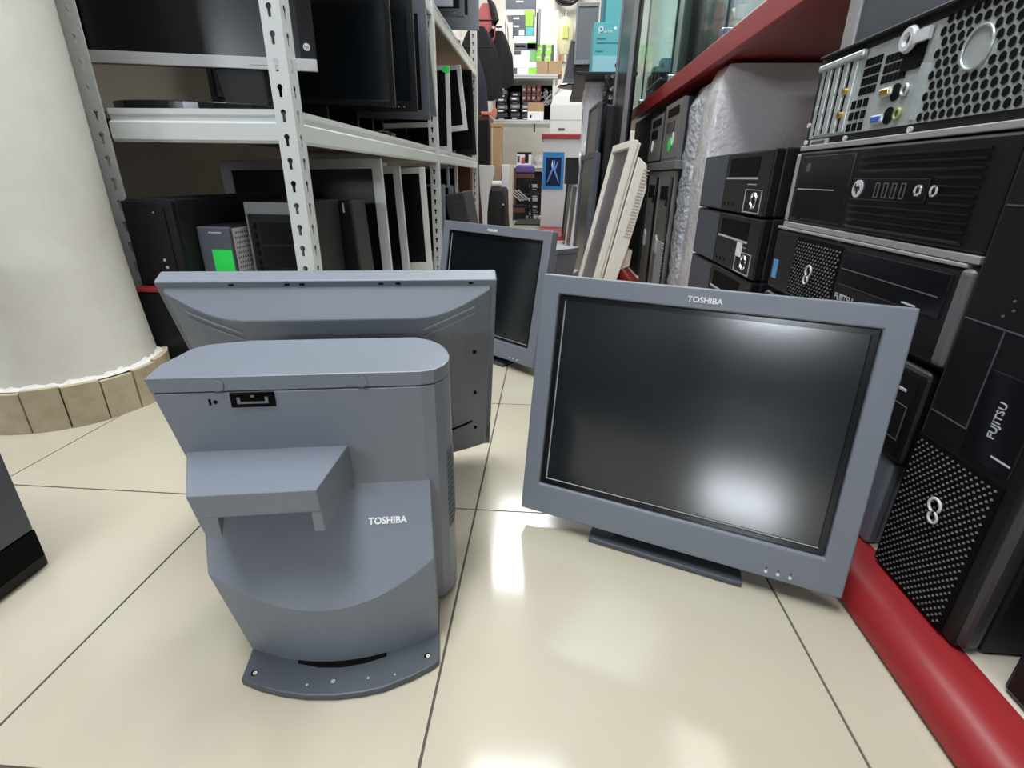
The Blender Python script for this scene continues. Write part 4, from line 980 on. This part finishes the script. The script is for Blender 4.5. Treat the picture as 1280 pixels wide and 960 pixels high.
for z, s in ((0, 0.75), (0.015, 0.97), (0.04, 1.0), (0.065, 0.95), (0.08, 0.7)):
    rings.append([(0.10*s*math.copysign(abs(math.cos(a))**0.7, math.cos(a)), 0.1*s*math.copysign(abs(math.sin(a))**0.7, math.sin(a)), z) for a in [2*PI*k/24 for k in range(24)]])
MB().loft(rings).build('cushion', M_PURPLE, t, smooth=True)
st = thing('stool', 'dark stool under the purple cushion', 'stool', (-0.245, 5.55, 0))
MB().cyl((0, 0, 0.40), 0.095, 0.04, 'z', 24).build('seat', M_BROWN, st)
for sx, sy in ((1, 1), (1, -1), (-1, 1), (-1, -1)): MB().tube([(sx*0.055, sy*0.055, 0.40), (sx*0.085, sy*0.085, 0)], 0.009, 8).build('leg', M_BLACK, st)
MAT = B(-0.30, 0.02, 4.78, 5.42, 0.0, 0.012).build('floor_mat', M_BLKCLOTH, bevel=0.002); tag(MAT, 'dark floor mat at the far end of the aisle', 'mat')
GQ = 'silver and black switch boxes piled at the end of the aisle'
ords = ['bottom', 'second from the bottom', 'third from the bottom', 'fourth from the bottom', 'fifth from the bottom', 'sixth from the bottom', 'seventh from the bottom', 'eighth from the bottom', 'ninth from the bottom', 'top']
z = 0.0
for k in range(10):
    hh = 0.034
    t = thing('switch_box', 'thin equipment box in the pile at the aisle end, ' + ords[k], 'equipment box', (-0.155 + 0.006*math.sin(k*2.1), 5.66 + 0.01*math.cos(k), z), group=GQ)
    B(-0.05, 0.045, 0, 0.12, 0, hh-0.001).build('body', (M_BLACK, M_STEEL, M_BLACK, M_GREYD)[k % 4], t, bevel=0.002)
    B(-0.03, 0.035, -0.0012, 0.001, 0.010, 0.022).build('label', (M_SILVER, M_BLACK, M_PRINTG)[k % 3], t); z += hh
for k in range(4):
    t = thing('laptop_shell', 'silver laptop shell leaning at the end of the aisle, %s from left' % ['first', 'second', 'third', 'fourth'][k], 'laptop', (-0.335 + 0.028*k, 5.36, 0.225 + 0.004*k), (0, R(38), 0), group='silver laptop shells at the end of the aisle')
    B(-0.075, 0.075, 0, 0.12, 0, 0.012).build('shell', M_STEEL, t, bevel=0.003)
    B(-0.06, 0.06, -0.001, 0.12, 0.012, 0.0135).build('keyboard', M_BLACK, t)
t = thing('parts_bin', 'dark bin in the clutter at the end of the aisle, under the laptop shells', 'bin', (-0.285, 5.36, 0))
B(-0.075, 0.06, 0, 0.14, 0, 0.15).build('bin', M_BLACK, t, bevel=0.004); B(-0.075, 0.05, -0.003, 0.002, 0.075, 0.12).build('label', M_BROWN, t)
t = thing('office_chair_base', 'black castor base of an office chair at the end of the aisle', 'chair', (-0.045, 5.62, 0))
for k in range(5):
    a = 2*PI*k/5 + 0.5; MB().tube([(0, 0, 0.07), (0.07*math.cos(a), 0.07*math.sin(a), 0.055), (0.085*math.cos(a), 0.085*math.sin(a), 0.03)], 0.012, 6, [1.1, 0.9, 0.7]).build('leg', M_BLACK, t, smooth=True)
    MB().cyl((0.085*math.cos(a), 0.085*math.sin(a)-0.008, 0.02), 0.02, 0.016, 'y', 12).build('castor', M_PRINTG, t)
MB().cyl((0, 0, 0.06), 0.014, 0.26, 'z', 12).build('column', M_CHROME, t); MB().cyl((0, 0, 0.32), 0.075, 0.05, 'z', 20, 0.08).build('seat', M_BLKCLOTH, t)

# red-trimmed display cabinet with its poster
cb = thing('display_cabinet', 'pale grey cabinet with red trim and a blue framed poster', 'cabinet', (0.03, 4.3, 0))
B(-0.087, 0.225, 0.005, 0.52, 0.03, 0.685).build('body', mat('pale_grey_laminate', (0.52, 0.52, 0.54), 0.4), cb, bevel=0.002)
B(-0.098, 0.232, -0.012, 0.53, 0.685, 0.712).build('top_trim', M_RED, cb, bevel=0.002)
B(-0.087, 0.225, 0.0, 0.52, 0, 0.03).build('kick_board', M_RED, cb)
ps = B(-0.082, 0.083, -0.001, 0.006, 0.320, 0.588).build('poster', mat('poster_blue', (0.02, 0.20, 0.48), 0.35), cb)
B(-0.058, 0.062, -0.0022, 0.0, 0.345, 0.552).build('device_panel', mat('poster_navy', (0.005, 0.012, 0.06), 0.25), ps, bevel=0.012, seg=4)
sw = MB()
for pts in ([(-0.045, 0.37), (-0.015, 0.44), (0.008, 0.50), (0.012, 0.53)], [(0.05, 0.365), (0.022, 0.43), (0.004, 0.475), (-0.012, 0.525)], [(0.035, 0.52), (0.015, 0.47), (0.0, 0.44)]):
    sw.tube([(x, -0.0026, z) for x, z in pts], 0.007, 5, [0.4, 1.2, 1.0, 0.3][:len(pts)])
sw.build('poster_swirl', mat('poster_light_blue', (0.12, 0.30, 0.75), 0.3), ps, smooth=True)
MB().tube([(-0.004, -0.0032, 0.46), (-0.010, -0.0032, 0.50), (-0.006, -0.0032, 0.53)], 0.005, 5, [0.5, 1.1, 0.4]).build('poster_highlight', M_WHITE, ps, smooth=True)
o = B(-0.055, 0.175, 3.64, 4.29, 0.0, 0.028).build('red_plinth', M_RED, bevel=0.002); tag(o, 'low red plinth on the floor in front of the pale cabinet', 'plinth')
t = thing('office_printer', 'large white office machine standing on the red trimmed cabinet', 'printer', (0.075, 4.32, 0.7125))
MB().loft([[(-0.085, y0, 0), (0.175, y0, 0), (0.175, y1, 0.0), (-0.085, y1, 0)] if z == 0 else [(-0.085+i, y0, z), (0.175, y0, z), (0.175, y1, z), (-0.085+i, y1, z)] for z, i, y0, y1 in ((0, 0, 0, 0.4), (0.20, 0.0, 0, 0.4), (0.265, 0.03, 0.01, 0.39), (0.30, 0.09, 0.04, 0.35))]).build('body', M_WHITEPL, t, bevel=0.008, seg=3)
B(-0.02, 0.03, -0.003, 0.003, 0.03, 0.045).build('control_panel', M_GREYD, t); B(-0.084, 0.17, -0.0015, 0.002, 0.10, 0.103).build('cover_seam', M_PRINTG, t)

# ---------------------------------------------------------------- monitors leaning along the right of the aisle
def lean(name, label, x, yn, yaw, leanback, w, h, **k):
    """screen looks towards the aisle; yn is where its near edge stands"""
    a = FACE_AISLE + yaw
    cx = x - math.cos(a)*w/2; cy = yn - math.sin(a)*w/2
    return monitor(name, label, (cx, cy, k.pop('z', 0.002)), (-leanback, 0, a), w, h, **k)
cm = lean('monitor', 'cream coloured monitor stood on its side and leaning, with vent slots along its back', 0.110, 1.44, R(3), R(11.5), 0.30, 0.505, d=0.032, bz=(0.016, 0.022, 0.02, 0.02), bm=M_CREAM, km=M_CREAM, sm=mat('greyed_screen', (0.10, 0.095, 0.11), 0.35), depth_in=0.010)
hw = 0.15
MB().loft([[(x, y, z) for y, z in ((0.028, 0.08), (0.028, 0.47), (0.055, 0.455), (0.072, 0.40), (0.070, 0.24), (0.062, 0.10))] for x in (-0.10, 0.146)]).build('rear_housing', M_CREAM, cm, bevel=0.003)
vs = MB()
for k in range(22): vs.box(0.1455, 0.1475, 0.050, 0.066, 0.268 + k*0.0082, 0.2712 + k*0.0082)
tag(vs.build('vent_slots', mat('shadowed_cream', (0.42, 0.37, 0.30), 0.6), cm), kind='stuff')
vs = MB()
for k in range(6): vs.box(0.1455, 0.1475, 0.036, 0.054, 0.10 + k*0.007, 0.1028 + k*0.007)
tag(vs.build('vent_slots', M_BEIGE, cm), kind='stuff')
MB().loft([[(x, y, z) for y, z in ((0.055, 0.16), (0.062, 0.235), (0.095, 0.235), (0.10, 0.19))] for x in (-0.05, 0.10)]).build('stand_stub', M_CREAM, cm, bevel=0.002)
lean('monitor', 'dark monitor with bluish side, upright just left of the cream one', 0.134, 1.93, R(3), R(2.2), 0.40, 0.488, d=0.034, bz=(0.02, 0.02, 0.02, 0.02), bm=M_GREYD, km=M_GREYD, sm=M_SCREEN2)
lean('monitor', 'white edged black monitor stood upright farther along the aisle, left of the dark one', 0.128, 2.86, R(3), R(4), 0.34, 0.37, d=0.04, bz=(0.012, 0.034, 0.012, 0.012), bm=M_WHITEPL, km=M_WHITEPL, sm=M_SCREEN2)
lean('monitor', 'narrow black monitor between the white edged one and the cabinet', 0.118, 3.26, R(4), R(3), 0.30, 0.36, d=0.03, bm=M_BLACK, z=0.0285)
t = thing('black_case', 'black square case on top of the white edged monitor', 'case', (0.135, 3.0, 0.372))
B(-0.045, 0.06, 0, 0.2, 0, 0.135).build('body', M_DARKCASE, t, bevel=0.003); B(-0.04, 0.055, -0.001, 0.001, 0.125, 0.127).build('lid_seam', M_VOID, t)
# wall bracket shelf and the heap of screens around it
hr = thing('bracket_shelf', 'black bracket shelf high on the right, carrying the teal cartons and two screens', 'shelf', (0.34, 2.62, 0.83))
B(-0.235, 0.036, 0.0, 0.86, 0.0, 0.014).build('shelf_panel', M_DARKCASE, hr, bevel=0.002)
for y in (0.08, 0.76):
    B(-0.10, 0.015, y, y+0.02, -0.03, -0.0005).build('bracket', M_DARKCASE, hr); B(-0.005, 0.015, y, y+0.02, -0.83, -0.03).build('post', M_DARKCASE, hr)
ZR = 0.8445
GK = 'black screen panels filed upright behind the dark monitor'
for k in range(5):
    lean('screen_panel', 'black screen panel filed upright behind the dark monitor, %s from the front' % ['first', 'second', 'third', 'fourth', 'fifth'][k], 0.262 + 0.016*k, 2.62 + 0.15*k, R(55), R(3), 0.09, 0.60 - 0.03*k, d=0.028, bm=M_BLACK, group=GK, cat='screen panel')
lean('monitor', 'grey screened panel leaning above the dark monitor, in front of the white wrapped sheet', 0.178, 2.40, R(4), R(1.5), 0.30, 0.70, d=0.03, bz=(0.012, 0.012, 0.012, 0.012), bm=M_GREYD, sm=mat('grey_screen', (0.10, 0.10, 0.11), 0.35))  # screen coloured an even grey
lean('television', 'tall black television standing on edge, its grey side strip by the glass showcase', 0.252, 2.10, R(1), R(1.0), 0.36, 1.16, d=0.04, bz=(0.02, 0.02, 0.02, 0.02), bm=M_CASEGREY, km=M_BLACK, cat='television')
def crumple(name, label, cat, x0, x1, y0, y1, z0, z1, m, amp, nx=8, ny=8, nz=22, seed=1, rot=(0, 0, 0), group=None, ex=0.35):
    """a wrapped slab: rounded box of cells pushed in and out along their normals"""
    rnd = random.Random(seed); cx, cy = (x0+x1)/2, (y0+y1)/2; a, b = (x1-x0)/2, (y1-y0)/2; rings = []; n = 2*(nx+ny)
    for k in range(nz+1):
        v = k/nz; ring = []; sh = 1 - 0.10*(abs(2*v-1)**8)
        for i in range(n):
            t = 2*PI*i/n; c, s2 = math.cos(t), math.sin(t)
            q = rnd.uniform(-amp, amp)
            ring.append(((a*sh + q)*math.copysign(abs(c)**ex, c), (b*sh + q)*math.copysign(abs(s2)**ex, s2), (z1-z0)*v + (rnd.uniform(-amp, amp)*0.6 if 0 < k < nz else 0)))
        rings.append(ring)
    o = MB().loft(rings).build(name, m, loc=(cx, cy, z0), rot=rot, smooth=True)
    return tag(o, label, cat, group)
crumple('wrapped_sheet', 'white foam wrapped sheet standing behind the grey screened panel', 'wrapped panel', 0.150, 0.250, 2.74, 2.80, 0.002, 0.826, M_FILM, 0.006, seed=4)
crumple('film_bundle', 'bundle of crumpled shiny black film on the screens under the teal cartons', 'film', 0.235, 0.335, 2.53, 2.60, 0.695, 0.822, M_DARKFILM, 0.014, nz=8, seed=9)
lb = B(0.232, 0.338, 2.44, 2.61, 0.0, 0.694).build('dark_speaker_column', M_DARKCASE, bevel=0.006)
tag(lb, 'plain black column cabinet under the crumpled black film', 'cabinet')
t = thing('teal_carton', 'teal carton with white maker lettering and dark text lines, the lower of two', 'carton', (0.240, 2.70, ZR), group='teal cartons on the bracket shelf')
B(-0.066, 0.064, 0, 0.16, 0, 0.202).build('body', M_TEAL, t, bevel=0.002)
B(-0.062, 0.060, -0.0012, 0.001, 0.002, 0.075).build('pale_band', mat('pale_teal_print', (0.28, 0.58, 0.66), 0.5), t)
MB().torus((-0.034, -0.0018, 0.176), 0.0085, 0.0028, 'y', 20, 6).box(-0.044, -0.039, -0.002, 0, 0.160, 0.176).build('maker_emblem', M_WHITE, t)
text('tp-link', 0.016, M_WHITE, t, (-0.002, -0.0018, 0.168), FRONT, 'maker_lettering')
for z, w in ((0.138, 0.042), (0.122, 0.098), (0.090, 0.030)): B(-0.050, -0.050+w, -0.0015, 0, z, z+0.005).build('text_line', M_TEALD, t)
MB().cyl((0.030, -0.0018, 0.18), 0.006, 0.001, 'y', 14).build('round_mark', M_WHITE, t)
B(0.040, 0.052, -0.0018, 0, 0.030, 0.044).build('corner_mark', M_NAVY, t)
t = thing('teal_carton', 'narrower teal carton standing on top of the lower teal carton', 'carton', (0.262, 2.71, ZR+0.2025), group='teal cartons on the bracket shelf')
B(-0.040, 0.042, 0, 0.15, 0, 0.20).build('body', M_TEAL, t, bevel=0.002)
B(-0.052, -0.0405, 0.01, 0.14, 0.0, 0.2).build('side_flap', M_TEALD, t)
B(-0.02, 0.03, -0.0015, 0, 0.085, 0.090).build('text_line', M_TEALD, t)
monitor('monitor', 'grey monitor with a row of buttons, left of the teal cartons', (0.160, 3.02, ZR), (0, 0, R(-3)), 0.112, 0.262, 0.03, (0.012, 0.008, 0.018, 0.020), M_CASEGREY, mat('grey_reflecting_screen', (0.16, 0.17, 0.19), 0.35), M_BLACK, lift=0.098, leds=3)['label'] = 'grey monitor with a row of pale buttons, left of the teal cartons'
monitor('monitor', 'dark slanted monitor leaning at the left end of the bracket shelf', (0.125, 3.06, ZR+0.004), (R(-10), R(10), R(2)), 0.15, 0.21, 0.03, (0.01, 0.01, 0.01, 0.035), M_GREYD, mat('dull_dark_screen', (0.05, 0.05, 0.06), 0.3), M_BLACK)
t = thing('yellowish_bag', 'translucent yellowish plastic bag hanging above the green cartons', 'bag', (0.118, 6.66, 2.05))
random.seed(11); rings = []
for z, s in ((0, 0.02), (-0.05, 0.075), (-0.16, 0.10), (-0.28, 0.09), (-0.36, 0.05)):
    rings.append([((s + random.uniform(-.01, .01))*math.cos(2*PI*k/16), 0.5*(s + random.uniform(-.01, .01))*math.sin(2*PI*k/16), z) for k in range(16)])
MB().loft(rings).build('bag', mat('yellowish_film', (0.62, 0.58, 0.38), 0.35), t, smooth=True)
B(-0.03, 0.03, -0.062, -0.05, -0.22, -0.10).build('print', mat('yellow_green_print', (0.45, 0.5, 0.12), 0.5), t)
MB().tube([(0, 0, 0), (0, 0.02, 0.06), (0, 0.085, 0.08)], 0.006, 6).build('handle', M_WHITEPL, t)
t = thing('cable_coils', 'black cable coils hanging at the top of the back wall, over the yellowish bag', 'cables', (0.125, 6.63, 2.23))
for k in range(7):
    MB().torus((0.012*math.sin(k*2.0), 0.014*k-0.04, 0.01*math.cos(k*1.3)), 0.085+0.008*(k % 3), 0.010, 'y', 28, 6, 1.25, 0.85).build('coil', M_BLACK, t, smooth=True)
MB().tube([(0, -0.05, 0.07), (0, 0.115, 0.08)], 0.008, 6).build('hook', M_SILVER, t)
t = thing('wall_cable_channel', 'slim grey folded tool hanging right of the carton pile', 'tool', (-0.145, 5.8, 1.90))
B(-0.02, 0.006, 0, 0.02, -0.30, 0).build('arm', M_CASEGREY, t, bevel=0.004); B(-0.034, -0.0205, 0.002, 0.018, -0.34, -0.03).build('grip', M_BLACK, t, bevel=0.005)

# ---------------------------------------------------------------- wrapped panels and small computers behind the second stack
crumple('bubble_wrapped_panel', 'bubble wrapped panel standing beside the second stack', 'wrapped panel', 0.362, 0.80, 1.424, 1.562, 0.034, 0.622, M_BUBBLE, 0.0042, 10, 8, 26, seed=2)
crumple('foam_wrapped_slab', 'white foam wrapped panel standing right behind the second stack', 'wrapped panel', 0.364, 0.85, 1.306, 1.420, 0.034, 0.640, M_FILM, 0.0016, 16, 6, 24, seed=3, ex=0.14)
GB = 'small black office computers standing above the towers'
tray = B(0.352, 0.75, 1.56, 2.10, 0.430, 0.4535).build('grey_tray', M_CASEGREY, bevel=0.002); tag(tray, 'pale grey tray lying across the two towers behind the bubble wrap', 'tray')
for k, (y0, y1, z1, lab) in enumerate(((1.575, 1.80, 0.612, 'small black office computer with a green sticker and drive slot, beside the bubble wrap'), (1.812, 2.04, 0.602, 'small black office computer with pale oval mark, left of the green stickered one'))):
    t = thing('office_computer', lab, 'computer', (0.356, (y0+y1)/2, 0.4545), (0, 0, FACE_AISLE), GB); w, h = y1-y0, z1-0.4545
    B(-w/2, w/2, 0.012, 0.3, 0, h).build('case', M_DARKCASE, t, bevel=0.003)
    B(-w/2+0.006, w/2-0.004, 0, 0.0125, 0.004, h-0.003).build('front_panel', M_TITAN, t, bevel=0.004)
    B(-w/2, w/2, 0.001, 0.0122, 0, h).build('front_frame', M_CASEGREY if k == 0 else M_BLACK, t)
    B(-w/2+0.05, w/2-0.04, -0.002, 0.001, h*0.76, h*0.90).build('drive_bay', M_VOID, t)
    B(-w/2+0.05, w/2-0.075, -0.002, 0.001, h*0.50, h*0.68).build('drive_bay', M_GLOSS, t)
    if k == 0: MB().cyl((w/2-0.115, -0.0018, h*0.28), 0.019, 0.002, 'y', 18).build('green_sticker', M_GREEN, t)
    MB().torus((w/2-0.075 if k == 0 else -w/2+0.08, -0.001, h*0.36), 0.012, 0.0025, 'y', 20, 6, 0.6, 1.3).build('oval_mark', M_SILVER, t, smooth=True)
for k, (y0, y1, lab) in enumerate(((1.585, 1.770, 'grey black tower with a mesh lower front, beside the bubble wrap'), (1.790, 1.975, 'grey black tower left of the mesh fronted one, half hidden by the cream monitor'))):
    t = thing('tower_computer', lab, 'computer', (0.358, (y0+y1)/2, 0.0345), (0, 0, FACE_AISLE), 'towers behind the bubble wrap'); w, h = y1-y0, 0.395
    B(-w/2, w/2, 0.014, 0.38, 0, h).build('case', M_DARKCASE, t, bevel=0.003)
    B(-w/2+0.002, w/2-0.002, 0, 0.0145, 0.002, h-0.002).build('front_panel', M_TITAN, t, bevel=0.005)
    B(-w/2+0.03, w/2-0.055, -0.002, 0.001, h-0.085, h-0.045).build('drive_bay', M_VOID, t)
    B(w/2-0.030, w/2-0.004, -0.003, 0.001, 0.01, h-0.02).build('side_strip', M_GLOSS, t, bevel=0.001)
    MB().tube([(w/2-0.055, -0.003, h-0.10), (w/2-0.040, -0.004, h-0.075)], 0.003, 6).build('latch', M_BLACK, t)
    if k == 0: tag(dots(-w/2+0.075, w/2-0.006, 0.01, 0.19, 0.011, 0.0035, -0.0032).build('grille', M_PRINTG, t), kind='stuff')
    MB().yprism([(-w/2+0.02, 0.15), (-w/2+0.055, 0.145), (-w/2+0.06, 0.185), (-w/2+0.035, 0.20)], -0.003, 0.001).build('torn_label', M_PRINTG, t)

t = thing('dark_gap_box', 'plain black box added to darken the gap between the cream monitor and the towers', 'cabinet', (0.375, 2.12, 0.0345))  # black box added so the gap beside the towers stays dark
B(0, 0.42, 0, 0.42, 0, 0.60).build('body', M_DARKCASE, t, bevel=0.004); B(-0.003, 0.001, 0.02, 0.40, 0.30, 0.304).build('seam', M_CASEGREY, t)
# ---------------------------------------------------------------- glass showcase on the red shelf
sc = thing('glass_showcase', 'glass fronted showcase standing on the red shelf at upper right', 'showcase', (0.385, 0.90, 0.6915))
for y0, y1 in ((0.0, 0.49), (0.495, 1.05), (1.055, 1.62), (1.625, 2.15)):
    gp = B(0, 0.005, y0, y1, 0.0, 0.62).build('glass_pane', M_GLASS, sc)
    B(-0.0006, 0.0056, y1, y1+0.004, 0.0, 0.62).build('pane_edge', M_GLASSEDGE, gp)
B(0.008, 0.60, 0.0, 2.15, 0.621, 0.63).build('top_panel', M_BEIGE, sc)
B(0.60, 0.61, 0.0, 2.15, 0.0, 0.62).build('back_panel', M_BEIGE, sc)
B(0.01, 0.60, 2.142, 2.15, 0.0, 0.62).build('end_panel', M_GLASS, sc)
for y in (0.492, 1.052, 1.622):
    B(-0.008, 0.012, y-0.012, y+0.012, 0.0, 0.03).build('glass_clip', M_CHROME, sc, bevel=0.002)
ZS = 0.6915
def sitem(name, label, cat, x, y0, y1, h, m, d=0.16, part=None, bev=0.004, group=None):
    t = thing(name, label, cat, (x, (y0+y1)/2, ZS), (0, 0, FACE_AISLE), group); w = y1-y0
    B(-w/2, w/2, 0, d, 0, h).build('body', m, t, bevel=bev)
    if part: B(-w/2+part[0]*w, -w/2+part[1]*w, -0.002, 0.001, part[2]*h, part[3]*h).build(part[4], part[5], t)
    return t
sitem('boxed_device', 'tall black box behind the glass edge in the showcase', 'box', 0.46, 2.08, 2.22, 0.40, M_BLACK, part=(0.1, 0.3, 0.3, 0.8, 'print', M_GREYD))
sitem('boxed_device', 'dark green folder leaning in the showcase right of the tall black box', 'folder', 0.47, 1.84, 1.93, 0.30, mat('dark_green_board', (0.08, 0.13, 0.12), 0.4), part=(0.2, 0.8, 0.7, 0.75, 'seam', M_BLACK))
sitem('picture_frame', 'narrow white framed panel in the showcase beside the dark gadgets', 'frame', 0.47, 2.34, 2.40, 0.36, M_WHITEPL, 0.03, part=(0.2, 0.8, 0.05, 0.95, 'panel', M_PRINTG))
for k in range(4):
    t = sitem('boxed_gadget', 'small dark gadget in the showcase row, %s from the tall black box' % ['first', 'second', 'third', 'fourth'][k], 'gadget', 0.44, 2.43 + 0.085*k, 2.49 + 0.085*k, 0.17 - 0.02*(k % 2), M_BLACK, 0.08, part=(0.3, 0.7, 0.1, 0.25, 'silver_badge', M_SILVER), group='small dark gadgets in the showcase')
t = thing('plastic_tub', 'black shallow tub with a pale rim, left end of the showcase', 'tub', (0.45, 2.42, ZS))
MB().loft([[(-0.02-s, -0.14-s, z), (0.02+s, -0.14-s, z), (0.02+s, 0.14+s, z), (-0.02-s, 0.14+s, z)] for z, s in ((0, 0), (0.07, 0.014))]).build('tub', M_BLACK, t, bevel=0.003)
MB().tube([(-0.036, -0.155, 0.072), (-0.036, 0.155, 0.072)], 0.004, 6).build('rim', M_SILVER, t)
for k, (y0, y1, h, lab) in enumerate(((1.50, 1.60, 0.20, 'pale blue blister pack, left of the glass joint in the showcase'), (1.24, 1.38, 0.22, 'light blue wrapped pack, right of the glass joint in the showcase'), (1.02, 1.18, 0.20, 'blue pack at the near end of the showcase'))):
    t = sitem('blister_pack', lab, 'pack', 0.43, y0, y1, h, (mat('pale_blue_print', (0.35, 0.48, 0.62), 0.25), mat('light_blue_print', (0.42, 0.60, 0.72), 0.2), mat('strong_blue_print', (0.10, 0.28, 0.60), 0.25))[k], 0.05, part=(0.1, 0.5, 0.5, 0.9, 'print', M_TEAL), group='blue packs in the showcase')
area_light('showcase_fill_light', (0.62, 1.9, 1.30), (0, 0, 0), 0.3, 2.0, 9, (1.0, 0.97, 0.9))  # added fill light that brightens the showcase inside; no fitting is built
t = thing('clip_stand', 'white wire clip stand with a red tip by the showcase glass joint', 'stand', (0.41, 1.42, ZS))
B(-0.012, 0.012, -0.03, 0.02, 0, 0.006).build('foot', M_REDCLOTH, t, bevel=0.001)
MB().tube([(0, -0.01, 0.006), (0, -0.02, 0.05), (0, 0.01, 0.075), (0, 0.025, 0.03)], 0.005, 6).build('clip', M_WHITE, t, smooth=True)
B(-0.008, 0.008, -0.05, -0.03, 0.0, 0.07).build('card', M_WHITE, t)

# ---------------------------------------------------------------- dark case at the left edge, nearest the camera
t = thing('computer_case', 'black open fronted computer case on the floor at the left edge', 'computer', (-0.528, 0.398, 0.0))
B(-0.37, -0.003, -0.30, 0.0, 0.016, 0.32).build('case', M_DARKCASE, t, bevel=0.002)
B(-0.0029, 0.0, -0.298, -0.002, 0.052, 0.318).build('side_panel', M_GREYD, t, bevel=0.001)
B(-0.0029, -0.0005, -0.299, -0.001, 0.017, 0.050).build('lower_strip', M_VOID, t)
B(-0.365, -0.006, -0.295, 0.004, 0.0005, 0.0155).build('base_plate', M_BLACK, t, bevel=0.002)
